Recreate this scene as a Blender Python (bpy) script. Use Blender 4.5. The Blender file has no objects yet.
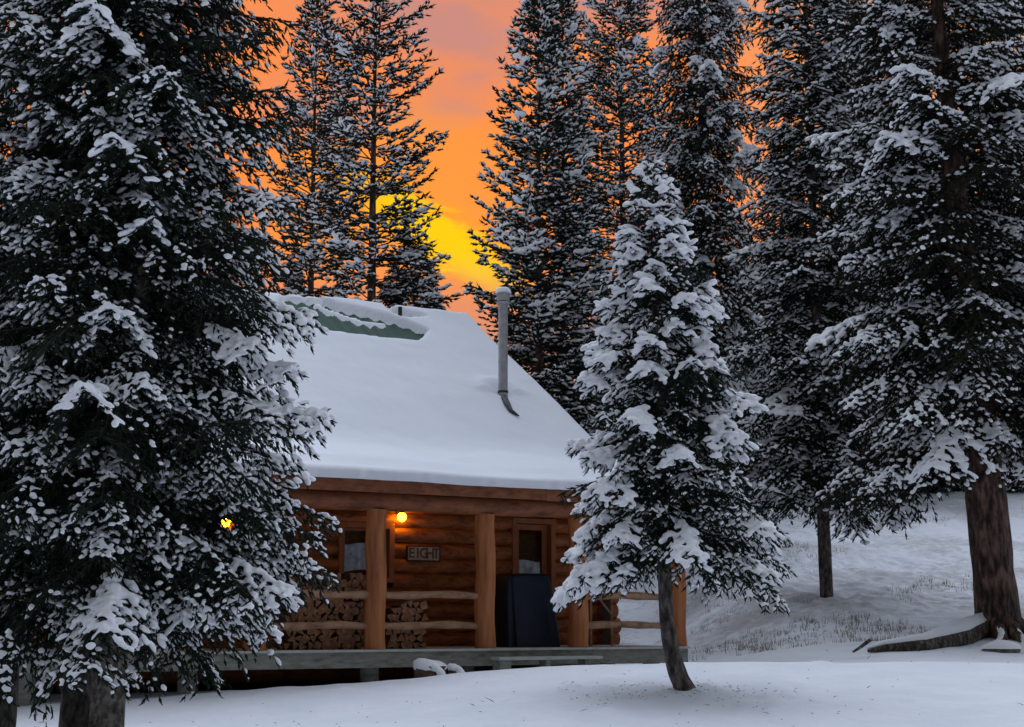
import bpy, math, random
import numpy as np
from mathutils import Vector
R_ = math.radians
F = 1500.0
TH = math.atan(257 / F)
CT, ST = math.cos(TH), math.sin(TH)
CAMZ = 1.6
scene = bpy.context.scene
col = scene.collection
random.seed(7)

# ------------------------------------------------------------------ helpers
def ray(px, py):
    u = (px - 512) / F; v = (363.5 - py) / F
    return np.array([u, CT - v * ST, ST + v * CT])
def at(px, py, Y):
    d = ray(px, py); p = d * (Y / d[1]); p[2] += CAMZ; return p

def tag(o, label=None, cat=None, group=None, kind=None):
    if label: o['label'] = label
    if cat: o['category'] = cat
    if group: o['group'] = group
    if kind: o['kind'] = kind
    return o
def empty(name, loc, label, cat, group=None, rz=0):
    o = bpy.data.objects.new(name, None); col.objects.link(o)
    o.location = loc; o.rotation_euler = (0, 0, rz); o.empty_display_size = .2
    return tag(o, label, cat, group)
def link(name, me, parent=None, loc=None):
    o = bpy.data.objects.new(name, me); col.objects.link(o)
    if parent is not None: o.parent = parent
    if loc is not None: o.location = loc
    return o
def raw_mesh(name, verts, faces_flat, starts, totals, mats, midx=None, smooth=True):
    me = bpy.data.meshes.new(name)
    me.vertices.add(len(verts)); me.vertices.foreach_set('co', np.ascontiguousarray(verts, dtype=np.float32).ravel())
    me.loops.add(len(faces_flat)); me.loops.foreach_set('vertex_index', np.ascontiguousarray(faces_flat, dtype=np.int32))
    me.polygons.add(len(starts)); me.polygons.foreach_set('loop_start', np.ascontiguousarray(starts, dtype=np.int32))
    try: me.polygons.foreach_set('loop_total', np.ascontiguousarray(totals, dtype=np.int32))
    except Exception: pass
    for m in mats: me.materials.append(m)
    if midx is not None: me.polygons.foreach_set('material_index', np.ascontiguousarray(midx, dtype=np.int32))
    sm = np.full(len(starts), smooth) if isinstance(smooth, bool) else smooth
    me.polygons.foreach_set('use_smooth', sm)
    me.update(calc_edges=True)
    return me
def tri_mesh(name, verts, tris, mats, midx=None, smooth=True):
    n = len(tris)
    return raw_mesh(name, verts, tris.ravel(), np.arange(n) * 3, np.full(n, 3), mats, midx, smooth)
def quad_grid(name, V, mats, smooth=True):
    ni, nj = V.shape[:2]
    i, j = np.meshgrid(np.arange(ni - 1), np.arange(nj - 1), indexing='ij')
    a = (i * nj + j).ravel()
    q = np.stack([a, a + nj, a + nj + 1, a + 1], 1)
    n = len(q)
    return raw_mesh(name, V.reshape(-1, 3), q.ravel(), np.arange(n) * 4, np.full(n, 4), mats, None, smooth)

class MB:
    """collects simple shapes in one mesh"""
    def __init__(s): s.v = []; s.f = []; s.m = []; s.s = []
    def add(s, vs, fs, mi=0, sm=False):
        b = len(s.v); s.v += [tuple(map(float, v)) for v in vs]
        for f in fs: s.f.append([b + i for i in f]); s.m.append(mi); s.s.append(sm)
    def box(s, o, ax, ay, az, mi=0, bev=0):
        o = np.array(o, float); ax = np.array(ax, float); ay = np.array(ay, float); az = np.array(az, float)
        vs = [o + i * ax + j * ay + k * az for k in (0, 1) for j in (0, 1) for i in (0, 1)]
        s.add(vs, [(0, 2, 3, 1), (4, 5, 7, 6), (0, 1, 5, 4), (2, 6, 7, 3), (0, 4, 6, 2), (1, 3, 7, 5)], mi)
    def tube(s, pts, rad, n=10, mi=0, mcap=None, sm=True, wob=0, rng=None, squash=None):
        pts = [np.array(p, float) for p in pts]; rings = []
        prev = None
        for i, p in enumerate(pts):
            t = pts[min(i + 1, len(pts) - 1)] - pts[max(i - 1, 0)]; t /= np.linalg.norm(t) + 1e-9
            if prev is None:
                a = np.cross(t, [0, 0, 1]) if abs(t[2]) < .9 else np.cross(t, [0, 1, 0])
            else: a = prev - t * np.dot(prev, t)
            a /= np.linalg.norm(a); prev = a; b = np.cross(t, a)
            r = rad[i] if hasattr(rad, '__len__') else rad
            ring = []
            for k in range(n):
                w = 1 + (wob * (rng.random() - .5) if wob else 0)
                ring.append(p + (a * math.cos(2 * math.pi * k / n) + b * math.sin(2 * math.pi * k / n)) * r * w)
            rings.append(ring)
        vs = [v for r in rings for v in r]; fs = []
        for i in range(len(pts) - 1):
            for k in range(n):
                fs.append((i * n + k, i * n + (k + 1) % n, (i + 1) * n + (k + 1) % n, (i + 1) * n + k))
        s.add(vs, fs, mi, sm)
        mc = mi if mcap is None else mcap
        s.add(rings[0], [tuple(range(n - 1, -1, -1))], mc); s.add(rings[-1], [tuple(range(n))], mc)
    def build(s, name, mats, parent=None, loc=None):
        me = bpy.data.meshes.new(name); me.from_pydata(s.v, [], s.f)
        for m in (mats if isinstance(mats, (list, tuple)) else [mats]): me.materials.append(m)
        me.polygons.foreach_set('material_index', s.m); me.polygons.foreach_set('use_smooth', s.s)
        me.update()
        return link(name, me, parent, loc)

def vnoise(x, y, seed=0):
    r = np.random.RandomState(seed).rand(64, 64)
    xi = np.floor(x).astype(int); yi = np.floor(y).astype(int); fx = x - xi; fy = y - yi
    fx = fx * fx * (3 - 2 * fx); fy = fy * fy * (3 - 2 * fy)
    g = lambda i, j: r[i % 64, j % 64]
    return (g(xi, yi) * (1 - fx) + g(xi + 1, yi) * fx) * (1 - fy) + (g(xi, yi + 1) * (1 - fx) + g(xi + 1, yi + 1) * fx) * fy - .5
def sstep(a, b, x):
    t = np.clip((x - a) / (b - a), 0, 1); return t * t * (3 - 2 * t)

# ---------------------------------------------------------------- materials
def mat(name):
    m = bpy.data.materials.new(name); m.use_nodes = True
    nt = m.node_tree; b = nt.nodes['Principled BSDF']; return m, nt, b
def N(nt, t, **kw):
    n = nt.nodes.new(t)
    for k, v in kw.items():
        if k in n.inputs: n.inputs[k].default_value = v
        else: setattr(n, k, v)
    return n
def ramp(nt, fac, stops):
    r = nt.nodes.new('ShaderNodeValToRGB'); e = r.color_ramp.elements
    while len(e) < len(stops): e.new(.5)
    for el, (p, c) in zip(e, stops): el.position = p; el.color = (*c, 1)
    nt.links.new(fac, r.inputs[0]); return r.outputs[0]
def noise_mat(name, stops, scale=5, detail=6, rough=.8, bump=.3, bscale=None, stretch=(1, 1, 1), dist=.02, spec=.3, coords='Object', rot=(0, 0, 0), distortion=0):
    m, nt, b = mat(name)
    tc = N(nt, 'ShaderNodeTexCoord'); mp = N(nt, 'ShaderNodeMapping')
    mp.inputs['Scale'].default_value = stretch; mp.inputs['Rotation'].default_value = rot
    nt.links.new(tc.outputs[coords], mp.inputs[0])
    n = N(nt, 'ShaderNodeTexNoise', Scale=scale, Detail=detail, Roughness=.6, Distortion=distortion)
    nt.links.new(mp.outputs[0], n.inputs['Vector'])
    nt.links.new(ramp(nt, n.outputs[0], stops), b.inputs['Base Color'])
    b.inputs['Roughness'].default_value = rough; b.inputs['Specular IOR Level'].default_value = spec
    if bump:
        n2 = N(nt, 'ShaderNodeTexNoise', Scale=bscale or scale * 3, Detail=6)
        nt.links.new(mp.outputs[0], n2.inputs['Vector'])
        bp = N(nt, 'ShaderNodeBump', Strength=bump, Distance=dist)
        nt.links.new(n2.outputs[0], bp.inputs['Height']); nt.links.new(bp.outputs[0], b.inputs['Normal'])
    return m
SNOWC = (.80, .83, .90)
M = {}
M['snow'] = noise_mat('snow', [(.35, (.77, .80, .88)), (.7, (.84, .86, .92))], scale=1.5, bump=.35, bscale=7, rough=.7, dist=.03, spec=.25)
M['tree_snow'] = noise_mat('tree_snow', [(.3, (.87, .88, .94)), (.7, (.93, .94, .97))], scale=3, bump=.4, bscale=30, rough=.75, dist=.02, spec=.2)
M['roof_snow'] = noise_mat('roof_snow', [(.3, (.78, .81, .89)), (.7, (.84, .86, .92))], scale=.5, bump=.35, bscale=2.5, rough=.7, dist=.05, spec=.2)
M['needles'] = noise_mat('needles', [(.3, (.010, .016, .012)), (.55, (.020, .030, .021)), (.8, (.042, .052, .034))], scale=2.2, bump=0, rough=.8, spec=.08)
M['needles_warm'] = noise_mat('needles_warm', [(.3, (.012, .014, .010)), (.6, (.024, .026, .017)), (.8, (.045, .043, .028))], scale=1.5, bump=0, rough=.8, spec=.08)
M['bark'] = noise_mat('bark', [(.36, (.022, .017, .014)), (.5, (.085, .068, .058)), (.64, (.20, .17, .15))], scale=13, stretch=(1, 1, .4), bump=1, bscale=22, dist=.08)
M['bark_light'] = noise_mat('bark_light', [(.36, (.04, .032, .027)), (.48, (.13, .11, .095)), (.62, (.30, .27, .24))], scale=11, stretch=(1, 1, .8), bump=1, bscale=26, dist=.06)
M['bark_red'] = noise_mat('bark_red', [(.38, (.016, .011, .009)), (.5, (.085, .046, .034)), (.63, (.19, .125, .095))], scale=8, stretch=(1, 1, .3), bump=1, bscale=12, dist=.15)
M['twig'] = noise_mat('twig', [(.3, (.03, .024, .02)), (.7, (.085, .065, .052))], scale=9, bump=0)
LOGROT = (0, 0, -math.atan2(.507, .862))
M['log'] = noise_mat('stained_log', [(.28, (.07, .018, .006)), (.5, (.32, .092, .025)), (.72, (.46, .155, .046))], scale=3.2, stretch=(.35, 2, 3), rot=LOGROT, bump=.6, bscale=6, rough=.55, dist=.02, distortion=.6)
M['post'] = noise_mat('post_log', [(.25, (.17, .055, .02)), (.5, (.40, .140, .05)), (.75, (.50, .21, .085))], scale=4, stretch=(2.5, 2.5, .3), bump=.5, bscale=9, rough=.6, dist=.01)
M['beam'] = noise_mat('beam_wood', [(.28, (.09, .03, .013)), (.5, (.25, .085, .037)), (.75, (.34, .13, .06))], scale=3, stretch=(.4, 2, 3), rot=LOGROT, bump=.5, bscale=6, rough=.6, dist=.015)
M['trim'] = noise_mat('trim_wood', [(.3, (.24, .07, .02)), (.7, (.38, .13, .04))], scale=5, stretch=(1, 1, .3), bump=.3, rough=.5)
M['rail'] = noise_mat('rail_wood', [(.28, (.16, .08, .045)), (.5, (.36, .20, .12)), (.75, (.46, .31, .21))], scale=4, stretch=(.4, 2, 2), rot=LOGROT, bump=.5, bscale=9, rough=.8)
M['deck'] = noise_mat('weathered_deck', [(.28, (.15, .15, .12)), (.5, (.27, .27, .23)), (.75, (.36, .36, .31))], scale=4, stretch=(.25, 2, 4), rot=LOGROT, bump=.5, bscale=8, rough=.85)
M['plank'] = noise_mat('pale_plank', [(.3, (.40, .41, .38)), (.7, (.58, .59, .56))], scale=5, stretch=(.3, 2, 2), rot=LOGROT, bump=.3, rough=.85)
M['endgrain'] = noise_mat('end_grain', [(.3, (.18, .08, .04)), (.5, (.36, .18, .095)), (.72, (.52, .30, .17))], scale=7, bump=.6, bscale=30, rough=.9, coords='Object')
M['logbark'] = noise_mat('log_bark', [(.3, (.05, .03, .02)), (.7, (.17, .11, .08))], scale=12, bump=.7, rough=.95)
M['greenmetal'] = noise_mat('green_metal', [(.3, (.003, .045, .026)), (.7, (.007, .068, .040))], scale=2, bump=.1, rough=.6, spec=.25)
M['darkmetal'] = noise_mat('dark_metal', [(.3, (.018, .018, .02)), (.7, (.05, .05, .055))], scale=8, bump=.1, rough=.5)
M['galv'] = noise_mat('galvanised', [(.3, (.30, .30, .31)), (.7, (.46, .45, .46))], scale=7, bump=.1, rough=.45, spec=.5)
M['galv'].node_tree.nodes['Principled BSDF'].inputs['Metallic'].default_value = .35
M['tarp'] = noise_mat('navy_tarp', [(.3, (.003, .006, .016)), (.7, (.008, .014, .034))], scale=3, bump=.4, bscale=6, rough=.55, dist=.03)
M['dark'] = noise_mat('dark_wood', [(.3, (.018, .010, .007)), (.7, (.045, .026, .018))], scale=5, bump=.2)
M['curtain'] = noise_mat('curtain', [(.36, (.45, .52, .55)), (.5, (.80, .86, .88)), (.7, (.88, .92, .93))], scale=6, bump=.3, rough=.9)
M['tile'] = noise_mat('sign_tile', [(.3, (.40, .30, .23)), (.7, (.55, .44, .35))], scale=9, bump=.2, rough=.8)
M['letter'] = noise_mat('sign_letter', [(.3, (.12, .075, .05)), (.7, (.18, .11, .075))], scale=9, bump=0)
M['rock'] = noise_mat('rock', [(.3, (.06, .055, .05)), (.7, (.22, .20, .18))], scale=6, bump=.8, rough=.9)
M['grass'] = noise_mat('dry_grass', [(.3, (.20, .17, .15)), (.7, (.42, .37, .32))], scale=3, bump=0, rough=.9)
def glass_mat():
    m, nt, b = mat('window_glass')
    nt.nodes.remove(b); out = nt.nodes['Material Output']
    tr = N(nt, 'ShaderNodeBsdfTransparent'); tr.inputs[0].default_value = (.93, .96, .97, 1)
    gl = N(nt, 'ShaderNodeBsdfGlossy'); gl.inputs['Roughness'].default_value = .04
    fr = N(nt, 'ShaderNodeFresnel', IOR=1.5); mx = N(nt, 'ShaderNodeMixShader')
    nt.links.new(fr.outputs[0], mx.inputs[0]); nt.links.new(tr.outputs[0], mx.inputs[1]); nt.links.new(gl.outputs[0], mx.inputs[2])
    nt.links.new(mx.outputs[0], out.inputs[0]); return m
M['glass'] = glass_mat()
def bulb_mat():
    m, nt, b = mat('lit_bulb')
    b.inputs['Base Color'].default_value = (.9, .6, .15, 1)
    b.inputs['Emission Color'].default_value = (1, .46, .010, 1); b.inputs['Emission Strength'].default_value = 28
    return m
M['bulb'] = bulb_mat()
# hill snow: thin cover with the dead grass showing
def hill_snow():
    m, nt, b = mat('ground_snow')
    tc = N(nt, 'ShaderNodeTexCoord'); o = tc.outputs['Object']
    n1 = N(nt, 'ShaderNodeTexNoise', Scale=1.3, Detail=5); nt.links.new(o, n1.inputs['Vector'])
    base = ramp(nt, n1.outputs[0], [(.35, (.77, .80, .88)), (.7, (.84, .86, .92))])
    mp = N(nt, 'ShaderNodeMapping'); mp.inputs['Scale'].default_value = (.8, 1.3, 1); nt.links.new(o, mp.inputs[0])
    n2 = N(nt, 'ShaderNodeTexNoise', Scale=4.5, Detail=10, Roughness=.75); nt.links.new(mp.outputs[0], n2.inputs['Vector'])
    n3 = N(nt, 'ShaderNodeTexNoise', Scale=.33, Detail=2); nt.links.new(o, n3.inputs['Vector'])
    ad = N(nt, 'ShaderNodeMath', operation='ADD'); nt.links.new(n2.outputs[0], ad.inputs[0]); nt.links.new(n3.outputs[0], ad.inputs[1])
    sp = N(nt, 'ShaderNodeSeparateXYZ'); nt.links.new(o, sp.inputs[0])
    mr = N(nt, 'ShaderNodeMapRange'); mr.inputs[1].default_value = 31; mr.inputs[2].default_value = 36; nt.links.new(sp.outputs[1], mr.inputs[0])
    p = ramp(nt, ad.outputs[0], [(.475, (0, 0, 0)), (.56, (1, 1, 1))])
    # ramp input is 0..2 scaled down
    h = N(nt, 'ShaderNodeMath', operation='MULTIPLY'); h.inputs[1].default_value = .5
    nt.links.new(ad.outputs[0], h.inputs[0]); nt.links.new(h.outputs[0], p.node.inputs[0])
    ml = N(nt, 'ShaderNodeMath', operation='MULTIPLY'); nt.links.new(p, ml.inputs[0]); nt.links.new(mr.outputs[0], ml.inputs[1])
    ml2 = N(nt, 'ShaderNodeMath', operation='MULTIPLY'); ml2.inputs[1].default_value = .42; nt.links.new(ml.outputs[0], ml2.inputs[0])
    mx = N(nt, 'ShaderNodeMix', data_type='RGBA'); nt.links.new(ml2.outputs[0], mx.inputs[0]); nt.links.new(base, mx.inputs[6]); mx.inputs[7].default_value = (.24, .20, .18, 1)
    nt.links.new(mx.outputs[2], b.inputs['Base Color']); b.inputs['Roughness'].default_value = .7; b.inputs['Specular IOR Level'].default_value = .2
    n4 = N(nt, 'ShaderNodeTexNoise', Scale=5, Detail=7); nt.links.new(o, n4.inputs['Vector'])
    bp = N(nt, 'ShaderNodeBump', Strength=.5, Distance=.07); nt.links.new(n4.outputs[0], bp.inputs['Height']); nt.links.new(bp.outputs[0], b.inputs['Normal'])
    return m
M['ground'] = hill_snow()

# ------------------------------------------------------------------ ground
def ground_z(x, y, fine=True):
    x = np.asarray(x, float); y = np.asarray(y, float)
    crest = np.interp(x, [-9, -4.9, -2.9, -1.5, -.2, 1.4, 2.8, 9, 20], [.42, .50, .60, .70, .84, .93, .94, .96, 1.0])
    near = np.interp(y, [0, 8, 14, 18, 21, 24], [0, .03, .11, .30, .60, 1.0])
    low = .05 + near * (crest - .05) * 1.0
    low = np.where(y < 24, low, crest)
    hx = sstep(3.5, 7.5, x)
    far_r = np.interp(y, [24, 25, 26, 28, 33, 38.2, 60, 80, 120], [0, -.05, -.11, -.09, .21, 1.22, 5.6, 8.3, 9])
    far_l = np.interp(y, [24, 26, 30, 44, 60, 80, 120], [0, -.12, -.25, .1, 3.6, 6.6, 8.5])
    far = far_r * hx + far_l * (1 - hx)
    z = low + np.where(y > 24, far, 0)
    amp = .05 + .16 * sstep(33, 40, y)
    z = z + vnoise(x * .35 + 3, y * .35, 1) * .12 * sstep(12, 20, y) * (1 - .6 * sstep(20, 23, y) * (1 - sstep(27, 30, y))) + vnoise(x * 1.1, y * 1.1, 2) * amp * .5
    if fine: z = z + vnoise(x * 4, y * 4, 3) * (.012 + .13 * sstep(33, 38, y)) + vnoise(x * 2.2 + 9, y * 2.2, 5) * .02
    # drifts at the foot of the trees
    return z
def gz(x, y): return float(ground_z(np.array([x]), np.array([y]))[0])
def spread(lo, hi, step, out, grow=1.18):
    a = list(np.arange(lo, hi, step)); s = step; v = a[-1]
    while v < out: s *= grow; v += s; a.append(v)
    s = step; v = a[0]
    while v > -out: s *= grow; v -= s; a.insert(0, v)
    return np.array(a)
gx = spread(-8, 16, .08, 500); gy = spread(15, 44, .08, 500)
GX, GY = np.meshgrid(gx, gy, indexing='ij')
GZ = ground_z(GX, GY)
bumps = []   # (x, y, height, radius) filled by the trees before building
def build_ground():
    rl = random.Random(12)
    for _ in range(150):
        cx_, cy_, sp_ = rl.choice([(2.0, 20.8, 1.5), (2.0, 20.8, 1.5), (-4.2, 17.5, 2.2), (0.5, 20.5, 3.0), (6.5, 21.5, 3.0), (7, 30, 3)])
        bumps.append((rl.gauss(cx_, sp_), rl.gauss(cy_, sp_ * .7), rl.choice([.03, .045, -.03, .02]), rl.uniform(.07, .17)))
    Z = GZ.copy()
    for (x, y, h, r) in bumps: Z += h * np.exp(-((GX - x) ** 2 + (GY - y) ** 2) / (r * r))
    o = link('ground', quad_grid('ground', np.stack([GX, GY, Z], -1), [M['ground']]))
    tag(o, kind='structure')

# ------------------------------------------------------------------- trees
BT_X = np.array([-1, -.62, 0, .62, 1.0])
def blob_template():
    v = [(-1, 0, 0)]
    for x in (-.66, .02, .68):
        r = math.sqrt(1 - x * x)
        for k in range(5):
            a = 2 * math.pi * (k + .25) / 5
            c, s = math.cos(a) * r, math.sin(a) * r
            v.append((x, c, s if s > 0 else s * .45))
    v.append((1, 0, 0)); f = []
    for k in range(5): f.append((0, 1 + (k + 1) % 5, 1 + k))
    for j in range(2):
        for k in range(5):
            a = 1 + j * 5 + k; b = 1 + j * 5 + (k + 1) % 5
            f += [(a, b, b + 5), (a, b + 5, a + 5)]
    for k in range(5): f.append((11 + k, 11 + (k + 1) % 5, 16))
    return np.array(v), np.array(f)
BV, BF = blob_template()
def nrm(a): return a / (np.linalg.norm(a, axis=-1, keepdims=True) + 1e-9)
Z3 = np.array([0, 0, 1.0])

def foliage_mesh(P, D, Ln, rng, nn, nl, nw):
    """needle triangles round every shoot"""
    m = len(P)
    U = nrm(Z3 - D * D[:, 2:3]); W = np.cross(D, U)
    t = (np.arange(nn)[None] + rng.random((m, nn))) / nn * .95
    a = rng.random((m, nn)) * 2 * math.pi
    rad = U[:, None] * np.cos(a)[..., None] + W[:, None] * np.sin(a)[..., None]
    fwd = .55 + .6 * t
    nd = nrm(D[:, None] * fwd[..., None] + rad * .75)
    base = P[:, None] + D[:, None] * (t * Ln[:, None])[..., None]
    L = nl * (.7 + .6 * rng.random((m, nn)))[..., None] * (Ln / Ln.mean())[:, None, None]
    side = nrm(np.cross(nd, rad + .3 * rng.standard_normal((m, nn, 3)))) * nw * .5
    v = np.stack([base - side, base + side, base + nd * L + side * .25, base + nd * L - side * .25], 2)
    return v.reshape(-1, 3)
def core_mesh(P, D, Ln, r, rng):
    """the dense dark body of a shoot: a three sided spindle"""
    m = len(P); U = nrm(Z3 - D * D[:, 2:3]); W = np.cross(D, U); a0 = rng.random(m) * 6.28
    rr = r * (.7 + .6 * rng.random(m)); vs = [P]
    for k in range(3):
        a = a0 + 2.094 * k
        vs.append(P + D * (Ln * .4)[:, None] + (U * np.cos(a)[:, None] + W * np.sin(a)[:, None]) * rr[:, None])
    vs.append(P + D * (Ln * 1.12)[:, None])
    v = np.stack(vs, 1)
    f = np.array([(0, 2, 1), (0, 3, 2), (0, 1, 3), (4, 1, 2), (4, 2, 3), (4, 3, 1)])
    return v.reshape(-1, 3), (f[None] + (np.arange(m) * 5)[:, None, None]).reshape(-1, 3)
def snow_mesh(P, D, Ln, w, rng, pad, bigp=.45, lift=.5):
    """irregular lumps of snow lying on the shoots; pads get long fused fingers and broad lumps"""
    nb = pad & (rng.random(len(P)) < bigp)
    P = np.concatenate([P, P[nb] + rng.normal(0, .02, (nb.sum(), 3))]); D = np.concatenate([D, D[nb]]); Ln = np.concatenate([Ln, Ln[nb] * 1.1])
    w = np.concatenate([w, w[nb] * 1.75]); pad = np.concatenate([pad, pad[nb]])
    big = np.arange(len(P)) >= len(P) - nb.sum()
    m = len(P)
    D = nrm(D + Z3 * (-D[:, 2:3] * .25))
    U = nrm(Z3 - D * D[:, 2:3] + 1e-6); W = np.cross(D, U)
    hl = np.where(pad, Ln * (.50 + .2 * rng.random(m)), Ln * (.24 + .24 * rng.random(m)))
    ww = w * (.75 + .6 * rng.random(m)); hh = w * np.where(big, .55, .6 + .4 * rng.random(m))
    c = P + D * (Ln * (.30 + .4 * rng.random(m)))[:, None] + Z3 * (w * np.where(big, .3, lift))[:, None]
    jit = 1 + np.where(pad, .38, .6)[:, None, None] * (rng.random((m, len(BV), 1)) - .5)
    loc = BV[None] * jit
    v = c[:, None] + D[:, None] * (loc[..., 0] * hl[:, None])[..., None] + W[:, None] * (loc[..., 1] * ww[:, None])[..., None] + U[:, None] * (loc[..., 2] * hh[:, None])[..., None]
    f = (BF[None] + (np.arange(m) * len(BV))[:, None, None]).reshape(-1, 3)
    return v.reshape(-1, 3), f

def tree_data(seed, H, zc, prof, whorl=.3, nper=5, bl_step=.12, step=.08, shoot=.11, wfrac=.42, inner=.18,
              slope=(-.15, .6), sag=.45, lift=.15, nn=7, nl=.035, nw=.010, hang=.25,
              snow_p=.35, snow_w=.022, pad_p=.15, pad=1.8, lean=(0, 0), trunk_r=.16, zvis=99, keep=None, sbase=.3, bare=0.0, yaw_keep=None, jl=.45, fat=1.0, core=.012, clump=1.0, sharp=7.0, base_p=.10, off=(0, 0), bigp=.15, load=.55):
    rng = np.random.default_rng(seed)
    PS, DS, LS, SW, SD, RB = [], [], [], [], [], []
    twig_v, twig_f = [], []; tb = 0
    zs = []
    z = zc
    while z < H - .15:
        zs.append(z); z += whorl * (.75 + .5 * rng.random()) * (1 if z < zvis else 2.2) * (1 - .45 * z / H)
    a0 = rng.random() * 6
    for z in zs:
        zf = (z - zc) / (H - zc)
        n = max(3, int(round(nper * (1 - .25 * zf) + rng.random() - .5)))
        a0 += 1.9 + rng.random()
        for k in range(n):
            az = a0 + 2 * math.pi * k / n + (rng.random() - .5) * .7
            L = prof(z) * (1 - jl + jl * 1.25 * rng.random() ** .8)
            if rng.random() < bare: continue
            if L < .12: L = .12
            lx = off[0] + (lean[0] - off[0]) * (z / H); ly = lean[1] * (z / H)
            o = np.array([lx, ly, z + (rng.random() - .5) * whorl * .6])
            R = np.array([math.cos(az), math.sin(az), 0.])
            a = slope[0] + (slope[1] - slope[0]) * zf + (rng.random() - .5) * .22
            sg = sag * (.7 + .6 * rng.random()) * (1 - .5 * zf); lf = lift * (.5 + rng.random())
            cz = lambda s: L * (a * s - sg * s * s + lf * s ** 3)
            bend = (rng.random() - .5) * .3
            S = np.array([-R[1], R[0], 0.])
            def pt(s):
                s = np.asarray(s, float)
                return o + R * (L * s * (1 - .12 * abs(a)))[..., None] + S * (L * bend * s * s)[..., None] + Z3 * cz(s)[..., None]
            # twig wood
            ss = np.linspace(0, 1, 5); pp = pt(ss); rr = np.interp(ss, [0, 1], [.012 + .010 * L, .004])
            for i in range(5):
                for q in range(3):
                    an = 2 * math.pi * q / 3
                    twig_v.append(pp[i] + (S * math.cos(an) + Z3 * math.sin(an)) * rr[i])
            for i in range(4):
                for q in range(3):
                    A = tb + i * 3 + q; B = tb + i * 3 + (q + 1) % 3
                    twig_f.append((A, B, B + 3)); twig_f.append((A, B + 3, A + 3))
            tb += 15
            # branchlets
            nb = max(2, int(L * (1 - inner) / bl_step))
            s = inner + (1 - inner) * (np.arange(nb) + rng.random(nb) * .6) / nb
            s = np.concatenate([s, s + .3 / nb]); s = np.minimum(s, .99)
            sd = np.concatenate([np.ones(nb), -np.ones(nb)])
            ln = wfrac * L * np.minimum(1, (s - inner * .5) / .22) * (1 - s) ** .65 * (.6 + .7 * rng.random(len(s))) + shoot * .9
            p0 = pt(s); T = nrm(pt(s + .02) - p0)
            Sx = nrm(np.cross(T, Z3)); al = R_(52) + (rng.random(len(s)) - .5) * .5
            Db = nrm(T * np.cos(al)[:, None] + Sx * (sd * np.sin(al))[:, None] + Z3 * (-hang * (.3 + rng.random(len(s))))[:, None])
            # leader itself as a branchlet chain
            cnt = np.maximum(1, np.ceil(ln / step).astype(int))
            idx = np.repeat(np.arange(len(s)), cnt); off = np.concatenate([[0], np.cumsum(cnt)[:-1]])
            q = (np.arange(len(idx)) - off[idx] + .6 * rng.random(len(idx))) / cnt[idx]
            pb = p0[idx] + Db[idx] * (ln[idx] * q)[:, None] - Z3 * (hang * .8 * ln[idx] * q * q)[:, None]
            Dt = nrm(Db[idx] - Z3 * (1.2 * hang * q)[:, None])
            alt = np.where((np.arange(len(idx)) % 2) == 0, 1., -1.)
            S2 = nrm(np.cross(Dt, Z3)); be = R_(38) * alt * (.3 + .9 * rng.random(len(idx))) * (q < .93)
            D2 = nrm(Dt * np.cos(be)[:, None] + S2 * np.sin(be)[:, None] + rng.standard_normal((len(idx), 3)) * .16 - Z3 * (.12 * hang))
            # axis shoots
            na = max(2, int(L * (1 - inner) / step)); sa = inner + (1 - inner) * (np.arange(na) + 1) / na
            pa = pt(sa - .02); Ta = nrm(pt(sa) - pt(sa - .03)); Da = nrm(Ta + rng.standard_normal((na, 3)) * .3)
            P = np.concatenate([pb, pa]); D = np.concatenate([D2, Da])
            Ls = shoot * (.7 + .6 * rng.random(len(P)))
            outer = np.concatenate([s[idx], sa])
            # snow: clumpy, more on outer and on some boughs
            bw = (.75 + .45 * rng.random()) if rng.random() < load else sbase * .5
            q3 = P / clump
            cl = np.sin(q3[:, 0] * 9.1 + seed + 2 * np.sin(q3[:, 2] * 3)) * np.sin(q3[:, 1] * 8.3 + 1.7 * np.sin(q3[:, 0] * 4)) + .7 * np.sin(q3[:, 2] * 12.7 + az)
            cl = 1 / (1 + np.exp(-sharp * (cl - .2)))
            qq = np.concatenate([q, np.zeros(na)])
            pr = snow_p * (.06 + 1.5 * bw) * (base_p + 1.9 * cl) * (.35 + .9 * outer) * (1.25 - .6 * qq)
            w = np.where(rng.random(len(P)) < pr, snow_w * (.7 + .7 * rng.random(len(P))), 0)
            pm = np.zeros(len(P), bool)
            if rng.random() < pad_p:
                m_ = (outer > .5 + .3 * rng.random()) & (rng.random(len(P)) < .85)
                w = np.where(m_, snow_w * pad * (.8 + .4 * rng.random(len(P))), w); pm = m_
            RB.append(np.stack([pb - Dt * .15 * step - S2 * core * .3, pb - Dt * .15 * step + S2 * core * .3, pb + Dt * 1.4 * step + S2 * core * .22, pb + Dt * 1.4 * step - S2 * core * .22], 1).reshape(-1, 3))
            PS.append(P); DS.append(D); LS.append(Ls); SW.append(w); SD.append(pm)
    P = np.concatenate(PS); D = np.concatenate(DS); Ls = np.concatenate(LS); w = np.concatenate(SW); pm = np.concatenate(SD)
    if keep is not None:
        k = keep(P, rng); P, D, Ls, w, pm = P[k], D[k], Ls[k], w[k], pm[k]
    V = foliage_mesh(P, D, Ls, rng, nn, nl * fat, nw * fat)
    V = np.concatenate([V] + RB)
    nq = len(V) // 4
    cv, cf = core_mesh(P, D, Ls, core, rng)
    tv = np.array(twig_v); tf = np.array(twig_f)
    k = w > 0
    sv, sf = snow_mesh(P[k], D[k], np.maximum(Ls[k], w[k] * 1.8), w[k] * 1.12, rng, pm[k], bigp)
    return dict(V=V, nq=nq, cv=cv, cf=cf, tv=tv, tf=tf, sv=sv, sf=sf, n=len(P))
stats = []
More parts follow.
